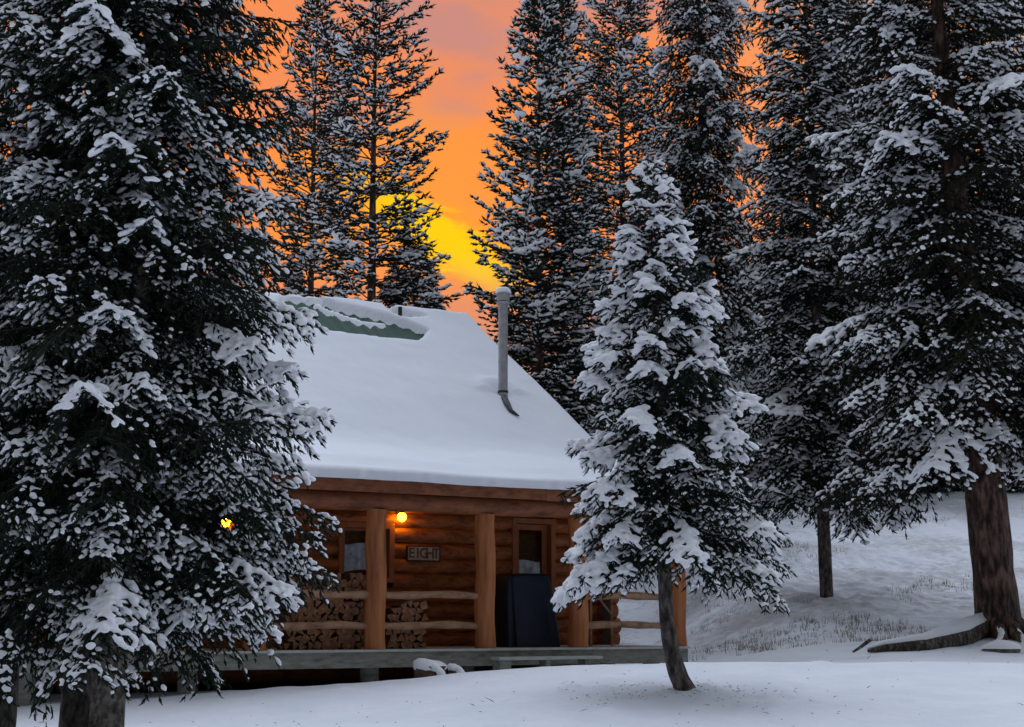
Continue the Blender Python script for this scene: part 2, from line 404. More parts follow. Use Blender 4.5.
def fuse(me, voxel, smooth=2):
    """melt overlapping lumps of snow into continuous pads"""
    o = bpy.data.objects.new('tmp', me); col.objects.link(o)
    r = o.modifiers.new('r', 'REMESH'); r.mode = 'VOXEL'; r.voxel_size = voxel; r.use_smooth_shade = True
    if smooth: k = o.modifiers.new('s', 'SMOOTH'); k.factor = .5; k.iterations = smooth
    dg = bpy.context.evaluated_depsgraph_get(); n = bpy.data.meshes.new_from_object(o.evaluated_get(dg))
    bpy.data.objects.remove(o); bpy.data.meshes.remove(me); n.name = 'snow_clumps'
    if not n.materials: n.materials.append(M['tree_snow'])
    return n
def tree_meshes(kind, needles='needles', voxel=0, **kw):
    d = tree_data(**kw); nq = d['nq']
    quads = np.arange(nq * 4).reshape(-1, 4)
    nc = len(d['cf']); ntw = len(d['tf'])
    flat = np.concatenate([quads.ravel(), (d['cf'] + nq * 4).ravel(), (d['tf'] + nq * 4 + len(d['cv'])).ravel()])
    starts = np.concatenate([np.arange(nq) * 4, nq * 4 + np.arange(nc + ntw) * 3])
    tot = np.concatenate([np.full(nq, 4), np.full(nc + ntw, 3)])
    mi = np.concatenate([np.zeros(nq + nc), np.ones(ntw)])
    sm = np.concatenate([np.zeros(nq, bool), np.ones(nc + ntw, bool)])
    crown = raw_mesh('crown', np.concatenate([d['V'], d['cv'], d['tv']]), flat, starts, tot, [M[needles], M['twig']], mi, sm)
    snow = tri_mesh('snow_clumps', d['sv'], d['sf'], [M['tree_snow']], None, True)
    if voxel: snow = fuse(snow, voxel)
    stats.append((kind, d['n'], nq, len(d['sf'])))
    return crown, snow
def trunk_mesh(path, radii, m, seed=0, n=18, roots=0.0):
    rng = np.random.default_rng(seed)
    path = np.array(path, float); T = len(path)
    # resample
    K = 60; u = np.linspace(0, T - 1, K) ; P = np.stack([np.interp(u, range(T), path[:, i]) for i in range(3)], 1)
    # smooth path
    for _ in range(3): P[1:-1] = (P[:-2] + P[1:-1] * 2 + P[2:]) / 4
    Rr = np.interp(u, range(T), radii)
    V = np.zeros((K, n + 1, 3)); ph = rng.random(6) * 6
    for k in range(K):
        a = np.linspace(0, 2 * math.pi, n + 1)
        h = P[k, 2] - P[0, 2]
        r = Rr[k] * (1 + .06 * np.sin(3 * a + ph[0] + h * .7) + .05 * np.sin(5 * a + ph[1] - h * 1.3) + .04 * np.sin(2 * a + h * 2.5 + ph[3]) + .03 * np.sin(7 * a + ph[4] + h * 5))
        r = r * (1 + roots * math.exp(-max(h, 0) / .28) * (1 + .8 * np.sin(5 * a + ph[2]) * 1))
        V[k, :, 0] = P[k, 0] + r * np.cos(a); V[k, :, 1] = P[k, 1] + r * np.sin(a); V[k, :, 2] = P[k, 2]
    return quad_grid('trunk', V, [m])
def place_tree(name, loc, label, cat, trunk, crown=None, group=None, rz=0, sc=1):
    r = empty(name, loc, label, cat, group, rz); r.scale = (sc, sc, sc)
    link('trunk', trunk, r)
    if crown: link('crown', crown[0], r); link('snow_clumps', crown[1], r)
    return r
def base(px, Y): x = (px - 512) / 1522 * Y; return x, Y, gz(x, Y) - .05
def straight(H, r, lean=(0, 0), down=.5): 
    return [(0, 0, -down), (0, 0, 0)] + [(lean[0] * f, lean[1] * f, H * f) for f in (.25, .5, .75, 1)], [r * 1.1, r, r * .82, r * .6, r * .33, .01]

# line of sight gap for the second porch lamp: shoots thin out round it
LAMP2 = at(226, 522, 23.4)
def lamp_gap(origin, r=.12):
    o = np.array(origin); c = np.array([0, 0, CAMZ]); d = LAMP2 - c; d = d / np.linalg.norm(d)
    def f(P, rng):
        Q = P + o - c; t = Q @ d; dist = np.linalg.norm(Q - t[:, None] * d, axis=1)
        return (dist > r * (.7 + .6 * rng.random(len(P))))
    return f

# --- foreground left spruces
x, y, z = base(111, 15)
profA = lambda h: np.interp(h, [0, 1.2, 1.9, 3, 5, 7.5, 17], [1.6, 2.0, 2.2, 2.15, 1.95, 1.66, .1])
cr = tree_meshes('A', voxel=.0135, seed=11, H=17.5, zc=2.05, prof=profA, whorl=.24, nper=6, bl_step=.10, step=.058, shoot=.095, nn=6, nl=.030, nw=.012, core=.015, slope=(-.22, .45), sag=.38, lift=.18, hang=.5, snow_p=.95, snow_w=.027, pad_p=.24, pad=1.35, base_p=.03, load=.74, clump=1.35, sharp=9, zvis=8.6, keep=lamp_gap((x, y, z), .10), inner=.12, sbase=.0, jl=.36, wfrac=.46)
p, r = straight(17.5, .17, (.35, .3))
place_tree('spruce_tree', (x, y, z), 'pale barked front trunk of the large snowy spruces at the left, nearest the cabin', 'spruce tree', trunk_mesh(p, r, M['bark_light'], 1), cr)
x, y, z = base(79, 15.5)
profA2 = lambda h: np.interp(h, [0, 1, 2, 7.5, 16], [1.2, 1.9, 2.1, 1.7, .1])
cr = tree_meshes('A2', voxel=.0145, seed=23, H=16, zc=2.5, prof=profA2, whorl=.30, nper=5, bl_step=.12, step=.068, shoot=.105, nn=6, nl=.034, nw=.013, core=.017, slope=(-.22, .45), sag=.38, lift=.2, hang=.5, snow_p=.95, snow_w=.028, base_p=.03, load=.7, pad_p=.2, clump=1.4, sharp=9, pad=1.35, zvis=8.2, keep=lamp_gap((x, y, z), .10), inner=.15, sbase=.0, wfrac=.46)
p, r = straight(16, .165, (.1, .4))
place_tree('spruce_tree', (x, y, z), 'dark barked spruce pressed against the left side of the pale front trunk', 'spruce tree', trunk_mesh(p, r, M['bark'], 2), cr)
x, y, z = base(2, 16.5)
cr = tree_meshes('A3', voxel=.0155, seed=31, H=16, zc=1.7, prof=lambda h: np.interp(h, [0, 2, 8, 16], [1.7, 2.0, 1.5, .1]), whorl=.30, nper=5, bl_step=.13, step=.07, shoot=.11, nn=6, nl=.036, nw=.014, core=.017, slope=(-.22, .45), sag=.4, lift=.2, hang=.45, snow_p=.95, snow_w=.030, base_p=.03, load=.75, clump=1.4, sharp=9, pad_p=.2, pad=1.4, zvis=8.2, inner=.15, sbase=.05, wfrac=.46)
p, r = straight(16, .18, (.2, .2))
place_tree('spruce_tree', (x, y, z), 'spruce cut by the left edge of the photo, dark trunk at the bottom corner', 'spruce tree', trunk_mesh(p, r, M['bark'], 3), cr)

# --- small snow-laden spruce
Y4 = 21.0; bx = (684 - 512) / 1522 * Y4; bz = gz(bx, Y4) - .04
top = at(648, 158, Y4); H4 = top[2] - bz + .08; lean4 = (top[0] - bx) * 1.0
cx = [(.55, 0, -.35), (.20, 0, -.10), (.03, 0, .06), (-.09, 0, .28), (-.17, 0, .56), (-.24, 0, 1.0), (-.26, 0, 1.7), (-.29, 0, 3.8), (lean4, 0, H4)]
def prof4(h): return np.interp(h, [0, 1.0, 1.5, 2.5, 3.5, 5, 6.3, H4 - .05], [1.4, 1.6, 1.78, 1.66, 1.42, 1.04, .56, .05])
kw4 = dict(H=H4, zc=2.0, core=.016, clump=1.1, prof=prof4, whorl=.27, nper=6, bl_step=.10, step=.065, shoot=.11, nn=6, nl=.036, nw=.013, slope=(.0, .75), sag=.40, lift=.0, hang=.5, inner=.08, wfrac=.40)
cr = tree_meshes('small', voxel=.0145, seed=5, snow_p=.7, snow_w=.027, base_p=.08, load=.75, pad_p=.64, pad=1.6, sharp=8, bigp=.5, lean=(lean4, 0), off=(-.30, 0), sbase=.30, jl=.38, **kw4)
tp = trunk_mesh(cx, [.15, .17, .15, .125, .11, .10, .09, .06, .008], M['bark'], 4, roots=.2)
place_tree('spruce_tree', (bx, Y4, bz), 'young spruce heavily loaded with snow pads, standing alone before the right end of the porch', 'spruce tree', tp, cr)
bumps.append((bx, Y4, .06, .7))

# --- trees behind the cabin and on the right
FAR = dict(sharp=5, base_p=.22, bl_step=.22, step=.13, shoot=.19, nn=5, nl=.07, nw=.030, core=.034, whorl=.36, nper=6, inner=.12, clump=1.9)
MID = dict(sharp=6, base_p=.14, bl_step=.18, step=.105, shoot=.155, nn=5, nl=.055, nw=.024, core=.027, whorl=.32, nper=6, inner=.12, clump=1.9)
def far_tree(name, px, Y, H, R, label, cat, seed, style='spruce', topy=None, zc=2.0, tr=.16, lean=(0, 0), group=None, dens=FAR, bark='bark', shape=None, **kw):
    x, y, z = base(px, Y)
    if topy is not None: H = at(px, topy, Y)[2] - z
    a = dict(dens)
    pr = (lambda h: np.interp(h / H, *shape)) if shape else (lambda h: np.interp(h / H, [0, .12, .5, 1], [R * .8, R, R * .72, .08]))
    if style == 'pine':
        a.update(slope=(-.05, .7), sag=.15, lift=.22, hang=.08, wfrac=.34, inner=.25, snow_p=.8, snow_w=.058, base_p=.3, sharp=5, load=.72, bare=.06, pad_p=.18, pad=1.4, jl=.6, sbase=.35, nl=.075, nw=.028, core=.04)
        a['bl_step'] = .25; a['step'] = .15; a['shoot'] = .19
    else:
        a.update(slope=(-.25, .5), sag=.35, lift=.15, hang=.4, snow_p=.95, snow_w=.052, load=.72, pad_p=.14, pad=1.4, sbase=.2, wfrac=.46)
    a.update(kw)
    cr = tree_meshes(f'{cat}{px}', seed=seed, H=H, zc=zc, prof=pr, lean=lean, **a)
    p, r = straight(H, tr, lean)
    return place_tree(name, (x, y, z), label, cat, trunk_mesh(p, r, M[bark], seed, n=24 if tr > .3 else 12, roots=.55 if tr > .3 else .2), cr, group)
far_tree('pine_tree', 366, 44, 0, 2.3, 'tall sparse pine, straight trunk black against the orange sky above the metal roof', 'pine tree', 41, 'pine', voxel=.028, topy=-60, zc=4, tr=.2, bark='bark_red', shape=([0, .3, .55, .8, 1], [2, 2.7, 2.2, 1.9, .5]), whorl=.45, nper=5, needles='needles_warm')
far_tree('spruce_tree', 303, 48, 0, 2.0, 'snowy spruce behind the cabin, between the big left spruce and the sparse pine', 'spruce tree', 42, 'pine', topy=-25, voxel=.032, zc=3, tr=.16, shape=([0, .3, .7, 1], [2.2, 2.2, 1.7, .2]), whorl=.42, bare=.1)
far_tree('spruce_tree', 411, 46, 0, 1.9, 'short snowy evergreen peeping over the roof ridge beside the sunset gap', 'spruce tree', 44, topy=232, voxel=.03, zc=2.5, shape=([0, .4, .8, 1], [1.8, 1.7, 1.3, .3]))
far_tree('pine_tree', 540, 40, 0, 1.8, 'narrow snowy pine right of the sunset gap, left of its pointed twin', 'pine tree', 45, 'pine', voxel=.028, topy=-14, zc=3, tr=.15, shape=([0, .35, .62, .85, 1], [1.8, 1.9, 1.75, 1.0, .15]), whorl=.34, nper=6, bark='bark_red', jl=.4)
far_tree('pine_tree', 566, 41.5, 0, 1.5, 'slimmer pointed pine, right twin of the pair beside the sunset gap', 'pine tree', 46, 'pine', voxel=.028, topy=-16, zc=3, tr=.14, shape=([0, .35, .62, .85, 1], [1.7, 1.7, 1.3, .8, .15]), whorl=.36, nper=5, bark='bark_red', jl=.4)
far_tree('pine_tree', 628, 53, 0, 2.4, 'tall snowy pine behind the tip of the young spruce', 'pine tree', 47, 'pine', voxel=.028, topy=-60, zc=3, tr=.2, shape=([0, .35, .65, .85, 1], [2.5, 2.5, 2.2, 1.5, .3]), whorl=.36, nper=6)
far_tree('spruce_tree', 714, 46, 0, 2.0, 'dark drooping spruce with a thick black trunk, right behind the young spruce', 'spruce tree', 48, topy=-170, voxel=.028, zc=2.8, tr=.28, dens=MID, shape=([0, .2, .6, .85, 1], [2.4, 2.2, 1.8, 1.35, .1]), hang=.7, sag=.6, slope=(-.3, .3), snow_p=.8, pad_p=.16, pad=1.9, bare=.1)
far_tree('spruce_tree', 827, 38.2, 0, 2.6, 'snowy spruce with a thin bare lower trunk standing on the hillside', 'spruce tree', 49, topy=-190, voxel=.026, zc=3.1, tr=.17, dens=MID, shape=([0, .12, .5, .8, 1], [1.9, 2.5, 2.0, 1.5, .1]), snow_p=1.0, snow_w=.050, load=.75, hang=.35, sbase=.35, bare=.12)
x, y, z = base(1000, 32)
far_tree('spruce_tree', 1000, 32, 18, 3.4, 'massive old spruce with a thick reddish trunk at the right edge', 'spruce tree', 50, voxel=.024, zc=4.8, tr=.46, dens=MID, bark='bark_red', shape=([0, .26, .45, .75, 1], [2.2, 3.3, 3.3, 2.5, .3]), lean=(-.85, 0), hang=.4, sag=.40, snow_p=1.0, load=.6, snow_w=.052, whorl=.36, nper=6, sbase=.1, bare=.12, slope=(-.3, .3), inner=.15, needles='needles_warm')
bumps.append((x, y, .16, 1.3))
old = [o for o in col.objects if o.get('label', '').startswith('massive old spruce')][0]
rgr = random.Random(9)
for a_, l_ in ((-2.75, 1.5), (-2.1, 1.0), (-1.5, .9), (-1.0, 1.2), (-.5, .8), (2.9, .9)):
    b = MB(); q = []
    for k in range(9):
        f = k / 8; rr_ = .32 + l_ * f
        wx, wy = math.cos(a_ + .25 * math.sin(f * 4)) * rr_, math.sin(a_ + .25 * math.sin(f * 4)) * rr_
        q.append((wx, wy, gz(x + wx, y + wy) - gz(x, y) + .16 * math.exp(-((rr_ - .0) / 1.3) ** 2 * 1) + .30 * (1 - f) ** 3 + .05 - .12 * f))
    b.tube(q, [.17 * (1 - .8 * k / 8) for k in range(9)], 10, 0, None, True, .25, rgr); b.build('root', M['bark_red'], old)
    b = MB(); b.tube([np.array(p_) + np.array([0, .02, .13 * (1 - .8 * k / 8)]) for k, p_ in list(enumerate(q))[2:]], [.085 * (1 - .6 * k / 6) for k in range(7)], 8, 0, None, True, .35, rgr); b.build('root_snow', M['tree_snow'], old)
far_tree('spruce_tree', 795, 60, 0, 2.2, 'frosted spruce between the drooping dark spruce and the thin trunk on the hill', 'spruce tree', 51, topy=130, voxel=.035, zc=2, shape=([0, .2, .6, .9, 1], [2.4, 2.2, 1.6, .7, .1]), snow_p=.6, sbase=.3)
far_tree('spruce_tree', 872, 60, 0, 3.2, 'frosted spruce between the thin hill trunk and the massive old spruce', 'spruce tree', 52, topy=-120, voxel=.035, zc=3.5, shape=([0, .2, .6, 1], [2.2, 2.4, 1.9, .3]), snow_p=.6, sbase=.3)
far_tree('spruce_tree', 1045, 36, 0, 2.6, 'dark spruce cut by the right edge behind the massive old spruce', 'spruce tree', 53, topy=-160, voxel=.027, zc=4.5, dens=MID, shape=([0, .2, .6, 1], [2.2, 2.6, 2.2, .3]), snow_p=.6, bare=.15)
far_tree('spruce_tree', 955, 62, 0, 3.0, 'spruce glimpsed behind the massive old trunk, sky showing through it', 'spruce tree', 54, topy=-60, zc=5, shape=([0, .2, .6, 1], [2.4, 2.4, 1.8, .3]), snow_p=.5, bare=.25)

far_tree('spruce_tree', 915, 57, 0, 3.0, 'frosted spruce farther up the slope, left of the massive old trunk', 'spruce tree', 55, topy=-20, voxel=.035, zc=4, shape=([0, .2, .6, 1], [2.4, 3.0, 2.3, .3]), bare=.1)
# background forest: three meshes shared
protos = []
for i, (H, Rr) in enumerate([(13, 2.3), (12, 2.0), (14.5, 2.6)]):
    cr = tree_meshes('bg', seed=70 + i, H=H, zc=.8, prof=lambda h, H=H, Rr=Rr: np.interp(h / H, [0, .12, .5, 1], [Rr * .8, Rr, Rr * .75, .08]), bl_step=.32, step=.20, shoot=.28, nn=4, nl=.10, nw=.045, core=.05, whorl=.46, nper=5, slope=(-.25, .5), sag=.35, lift=.12, hang=.35, snow_p=.4, snow_w=.04, pad_p=.1, pad=1.6, sbase=.1, clump=2)
    p, r = straight(H, .15)
    protos.append((cr, trunk_mesh(p, r, M['bark'], 80 + i, n=10), H))
bg = [(492, 58, 340), (516, 58, 310), (545, 59, 300), (585, 58, 310), (607, 60, 290), (645, 59, 300), (668, 60, 275), (693, 62, 300), (738, 62, 285), (755, 66, 270),
      (800, 62, 240), (822, 70, 230), (845, 64, 245), (900, 63, 255), (925, 66, 235), (980, 63, 255), (1010, 67, 220), (1040, 62, 210), (905, 72, 240), (860, 62, 300), (940, 64, 310),
      (770, 72, 270), (1000, 70, 260), (330, 52, 290), (285, 56, 265), (385, 55, 282), (240, 54, 230), (200, 54, 210), (150, 52, 190), (60, 55, 200), (0, 56, 190), (1080, 62, 170),
      (885, 61, 340), (1060, 68, 170), (700, 64, 275), (450, 60, 345), (415, 62, 300), (655, 60, 340), (610, 61, 340), (565, 59, 345), (785, 63, 330), (830, 66, 320)]
rr = random.Random(3)
for i, (px, Y, ty) in enumerate(bg):
    cr, tm, H = protos[i % 3]
    x, y, z = base(px, Y); h = at(px, ty, Y)[2] - z
    place_tree('evergreen_tree', (x, y, z), 'dim snow dusted evergreen in the forest on the slope behind the tall trees', 'evergreen tree', tm, cr, 'background forest evergreens', rz=rr.random() * 6, sc=h / H)

# ------------------------------------------------------------------- cabin
d3 = np.array([.862, .507, 0.]); d3 /= np.linalg.norm(d3); n3 = np.array([-d3[1], d3[0], 0.])
P1 = np.array([(374 - 512) / 1522 * 25.4, 25.4, 0.])
ZD = 1.12
def W(t, n, z): return P1 + d3 * t + n3 * n + Z3 * z
def t_at(px, n=0, py=620):
    d = ray(px, py); r = d[0] / d[1]; b = P1 + n3 * n
    return (r * b[1] - b[0]) / (d3[0] - r * d3[1])
def z_at(px, py, n=0):
    t = t_at(px, n, py); Y = (P1 + n3 * n + d3 * t)[1]; return at(px, py, Y)[2]
cabin = empty('log_cabin', tuple(W(0, 2.4, ZD)), 'log cabin with snow covered green metal roof and a log post porch', 'log cabin')
cabin_inv = -np.array(cabin.location)
class CB(MB):
    def build(s, name, mats, parent=cabin, loc=None):
        o = super().build(name, mats, parent)
        o.location = tuple(cabin_inv) if parent is cabin else (0, 0, 0)
        return o
TL, TR = -7.5, 6.7       # roof ends
NW = 2.4                 # front wall line behind the posts
EAVE = -.45
S1, S2, S3 = 3.0, 9.44, 16.6     # bend, ridge, back eave, measured from the eave line
SL = .237
def roof_z(s):
    zb = 3.96 + SL * S1
    a = 3.96 + SL * s; b = zb + .655 * (s - S1)
    z = np.where(s < S1, a, b)
    k = np.maximum(0, .6 - np.abs(s - S1)); z = z + (.655 - SL) * k * k / 2.4
    rz = zb + .655 * (S2 - S1)
    return np.where(s > S2, rz - .655 * (s - S2), z)
# metal roof
def ridged(tt, ss, lift, corr):
    T, S = np.meshgrid(tt, ss, indexing='ij')
    z = roof_z(S) + lift + corr * np.abs(np.sin(T * math.pi / .3)) ** 3
    P = P1 + d3 * T[..., None] + n3 * (EAVE + S)[..., None]; P = P + Z3 * z[..., None]
    return P
P = ridged(np.arange(TL, TR + .01, .05), np.concatenate([np.linspace(0, S2, 60), np.linspace(S2 + .1, S3, 20)]), 0, .05)
roof = link('roof', quad_grid('roof', P + cabin_inv, [M['greenmetal']]), cabin)
so = roof.modifiers.new('s', 'SOLIDIFY'); so.thickness = .04; so.offset = -1
# underside ceiling of the porch
b = CB()
for s0, s1 in ((.02, S1), (S1, S2), (S2, S3)):
    z0, z1 = float(roof_z(np.array(s0))) - .10, float(roof_z(np.array(s1))) - .10
    A = W(TL + .03, EAVE + s0, z0); Bv = W(TR - .03, EAVE + s0, z0); C = W(TR - .03, EAVE + s1, z1); Dv = W(TL + .03, EAVE + s1, z1)
    b.add([A, Bv, C, Dv], [(0, 1, 2, 3)])
o = b.build('ceiling', M['log']); 
# roof snow
def inpoly(x, y, poly):
    c = np.zeros(x.shape, bool); n = len(poly)
    for i in range(n):
        x0, y0 = poly[i]; x1, y1 = poly[(i + 1) % n]
        k = ((y0 > y) != (y1 > y)) & (x < (x1 - x0) * (y - y0) / (y1 - y0 + 1e-12) + x0); c ^= k
    return c
def polydist(x, y, pts, closed=True):
    d = np.full(x.shape, 1e9); n = len(pts)
    for i in range(n if closed else n - 1):
        a = np.array(pts[i]); b_ = np.array(pts[(i + 1) % n]); ab = b_ - a
        t = np.clip(((x - a[0]) * ab[0] + (y - a[1]) * ab[1]) / (ab @ ab + 1e-12), 0, 1)
        d = np.minimum(d, np.hypot(x - a[0] - t * ab[0], y - a[1] - t * ab[1]))
    return d
def on_roof(px, py, lift=.1):
    """point where the sight line meets the roof, as (t, s)"""
    dr = ray(px, py); o = np.array([0, 0, CAMZ]); best = None
    lo, hi = 20., 45.
    f = lambda Y: (lambda q: q[2] - float(roof_z(np.array((q - P1) @ n3 - EAVE))) - lift)(o + dr * (Y / dr[1]))
    Ys = np.linspace(22, 40, 400); v = [f(Y) for Y in Ys]
    for a, c, v0, v1 in zip(Ys[:-1], Ys[1:], v[:-1], v[1:]):
        if v0 > 0 >= v1 or (v0 >= 0 and v1 < 0):
            Y = a + (c - a) * v0 / (v0 - v1); q = o + dr * (Y / dr[1])
            return float((q - P1) @ d3), float((q - P1) @ n3 - EAVE)
    return (0, S2)
hole = [on_roof(a, c, .02) for a, c in [(284, 303), (301, 302.5), (318, 305), (339, 312), (374, 320), (402, 327), (427, 336.5)]] + [on_roof(a, c, .24) for a, c in [(417, 338), (383, 335), (334, 328), (296, 321), (275, 318)]]
hole2 = [(4.42, 9.5), (4.46, 9.0), (4.75, 8.92), (5.3, 9.12), (4.8, 9.25), (4.55, 9.5)]
seam = [on_roof(a, c, .08) for a, c in [(317, 306), (325, 310), (342, 316), (362, 322), (382, 324)]]
chim_t, chim_s = on_roof(503, 393, .2)
def roof_snow(t0, t1, s0, s1, step, name):
    tt = np.arange(t0, t1 + step, step); ss = np.arange(s0, s1 + step, step)
    T, S = np.meshgrid(tt, ss, indexing='ij')
    th = .215 + vnoise(T * .5, S * .5, 8) * .08 + vnoise(T * 1.7, S * 1.7, 9) * .03 + vnoise(T * 5, S * 5, 10) * .012
    th = th * (.55 + .45 * sstep(0, .9, S - s0))
    edge = np.minimum(np.minimum(T - t0, t1 - T), S - s0 + .02)
    # jagged eave, rounded rims
    th = th * np.sqrt(np.clip(edge / .09, 0.0, 1)) + .0
    for poly in (hole, hole2):
        ins = inpoly(T, S, poly); dd = polydist(T, S, poly)
        sd = np.where(ins, -dd, dd) + vnoise(T * 6, S * 6, 12) * .05
        th = np.minimum(th, np.where(sd < 0, -.04, .24 * np.sqrt(np.clip(sd / .10, 0, 1))))
    ds = polydist(T, S, seam, False)
    th = np.maximum(th, np.where(ds < .09 + vnoise(T * 5, S * 5, 13) * .06, .07, -1))
    # hollow round the stove pipe and the track below it
    dc = np.hypot(T - chim_t, S - chim_s)
    th = th + .08 * np.exp(-((dc - .45) / .2) ** 2) * (S > chim_s) - .10 * np.exp(-(dc / .2) ** 2)
    th = th + .03 * np.exp(-((S - S2) / .5) ** 2)
    P = P1 + d3 * T[..., None] + n3 * (EAVE + S)[..., None] + Z3 * (roof_z(S) + th + .012)[..., None]
    # lip bulges over the eave
    lip = np.exp(-np.clip(S - s0, 0, None) / .10)
    P = P - n3 * (lip * (.07 + vnoise(T * 1.5, S * 0, 15) * .06 + vnoise(T * 7, S * 0, 16) * .05))[..., None]
    return P
tt0, tt1 = TL - .06, TR + .07
P = roof_snow(tt0, tt1, -.04, S3, .06, 'snow')
# close down with a skirt along all borders
def with_skirt(P, drop=.13):
    ni, nj = P.shape[:2]; Q = np.zeros((ni + 2, nj + 2, 3)); Q[1:-1, 1:-1] = P
    Q[0, 1:-1] = P[0]; Q[-1, 1:-1] = P[-1]; Q[1:-1, 0] = P[:, 0]; Q[1:-1, -1] = P[:, -1]
    Q[0, 0] = P[0, 0]; Q[0, -1] = P[0, -1]; Q[-1, 0] = P[-1, 0]; Q[-1, -1] = P[-1, -1]
    for sl in ((0, slice(None)), (-1, slice(None)), (slice(None), 0), (slice(None), -1)): Q[sl][..., 2] -= drop
    return Q
link('roof_snow', quad_grid('roof_snow', with_skirt(P) + cabin_inv, [M['roof_snow']]), cabin)
# fascia boards and beam
b = CB(); b.box(W(TL, EAVE + .0, 3.70), d3 * (3.1 - TL), n3 * .05, Z3 * .235); b.box(W(3.11, EAVE + .0, 3.69), d3 * (TR - 3.11), n3 * .05, Z3 * .24); b.build('fascia', M['beam'])
for te in (TL, TR - .05):
    b = CB()
    for s0, s1 in ((0, S1), (S1, S2), (S2, S3)):
        z0, z1 = float(roof_z(np.array(s0))), float(roof_z(np.array(s1)))
        A = W(te, EAVE + s0 + .06, z0 - .26); 
        b.box(A, d3 * .05, n3 * (s1 - s0) + Z3 * (z1 - z0), Z3 * .22)
    b.build('barge_board', M['beam'])
rngb = random.Random(5)
b = CB()
pts = [W(t, 0, 3.59 + .01 * math.sin(t * 2)) for t in np.linspace(TL + .2, TR - .1, 30)]
b.tube(pts, .165, 16, 0, None, True, .05, rngb); b.build('porch_beam', M['beam'])
b = CB()
for t in np.arange(TL + .4, TR - .2, .82):
    q = [W(t, EAVE + .08, 3.86), W(t, EAVE + 2.8, 3.86 + SL * 2.72)]
    b.tube([x - Z3 * .06 for x in q], .065, 8)
b.build('rafters', M['beam'])
def post(t, top=3.46, r=.175):
    b = CB(); K = 14; ph = rngb.random() * 6
    pts = [W(t + .012 * math.sin(k * .7 + ph), .01 * math.cos(k * .9 + ph), ZD - .01 + (top - ZD) * k / K) for k in range(K + 1)]
    rad = [r * (1.04 - .06 * k / K + .03 * math.sin(k * 1.1 + ph)) for k in range(K + 1)]
    b.tube(pts, rad, 20, 0, None, True, .03, rngb); return b.build('post', M['post'])
T2, T3, T4 = t_at(485), t_at(578), t_at(677)
posts = [(-6.3), -4.2, -2.1, t_at(375), T2, T3, T4]
for t in posts: post(t)
# rails: half logs between posts
def rail(ta, tb, py, pxr, r=.065, mi='rail', n=0):
    z = z_at(pxr, py, n); b = CB(); K = 12; ph = rngb.random() * 6
    pts = [W(ta + (tb - ta) * k / K, n + .01 * math.sin(k + ph), z + .012 * math.sin(k * .6 + ph)) for k in range(K + 1)]
    b.tube(pts, [r * (1 + .12 * math.sin(k * 1.3 + ph)) for k in range(K + 1)], 10, 0, None, True, .08, rngb)
    return b.build('rail', M[mi])
tp1 = t_at(375)
for (ta, tb) in ((-6.3, -4.2), (-4.2, -2.1), (-2.1, tp1), (tp1, T2)):
    rail(ta + .1, tb - .1, 595, 430); rail(ta + .1, tb - .1, 625.5, 430)
rail(T3 + .1, T4 - .1, 625, 620); rail(T3 + .1, T4 - .1, 596, 620, .07)
# deck
TD0, TD1 = -7.3, t_at(684, -.2)
b = CB(); b.box(W(TD0, -.24, ZD - .285), d3 * (TD1 - TD0), n3 * .05, Z3 * .255); b.box(W(TD1 - .002, -.24, ZD - .283), d3 * .05, n3 * (NW + 3), Z3 * .25)
b.build('deck_fascia', M['deck'])
b = CB(); w = .14; k = 0; n_ = -.29
while n_ < NW + .4:
    b.box(W(TD0, n_, ZD - .03), d3 * (TD1 + .06 - TD0), n3 * (w - .008), Z3 * .035); n_ += w
b.build('deck_boards', M['plank'])
# a little drifted snow on the deck edge
for px in (193, 30, 374, 470, 560, 655):
    t = t_at(px); b = CB(); b.tube([W(t, .15, -.1), W(t, .15, ZD - .04)], .16, 14, 0, None, True, .06, rngb); b.build('pier', M['deck'])
# door / window openings on the wall (t, z)
wt0, wt1 = t_at(341, NW, 540), t_at(386, NW, 540); wz0, wz1 = z_at(350, 577, NW), z_at(350, 528, NW)
dt0, dt1 = t_at(513, NW, 560), t_at(547, NW, 560); dz0, dz1 = ZD, z_at(528, 524, NW)
CT_ = T4 - .05   # cabin corner
WL = -7.0
def logs_along(b, t0, t1, n, zlo, zhi, openings, r=.15, ends=0):
    z = zlo + r; i = 0
    while z < zhi:
        segs = [(t0, t1)]
        for (a, c, e, f) in openings:
            if z + r * .5 > e and z - r * .5 < f:
                segs = [q for s in segs for q in ((s[0], min(s[1], a)), (max(s[0], c), s[1])) if q[1] - q[0] > .02]
        for (a, c) in segs:
            e0 = ends * (.10 + .18 * math.sin(i * .45) ** 2 + .1 * rngb.random()) if c == t1 else 0
            K = max(2, int((c - a) / .5)); ph = rngb.random() * 6
            b.tube([W(a + (c + e0 - a) * k / K, n + .008 * math.sin(k + ph), z + .008 * math.sin(k * .8 + ph)) for k in range(K + 1)], [r * 1.03 * (1 + .03 * math.sin(k * 1.4 + ph)) for k in range(K + 1)], 12, 0, 1, True)
        z += r * 1.86; i += 1
fr = .10
b = CB()
logs_along(b, WL, CT_, NW, ZD - .6, 4.72, [(wt0 - fr, wt1 + fr, wz0 - fr, wz1 + fr), (dt0 - fr, dt1 + fr, dz0 - .1, dz1 + fr)], ends=1)
b.build('front_wall', [M['log'], M['dark']])
b = CB()
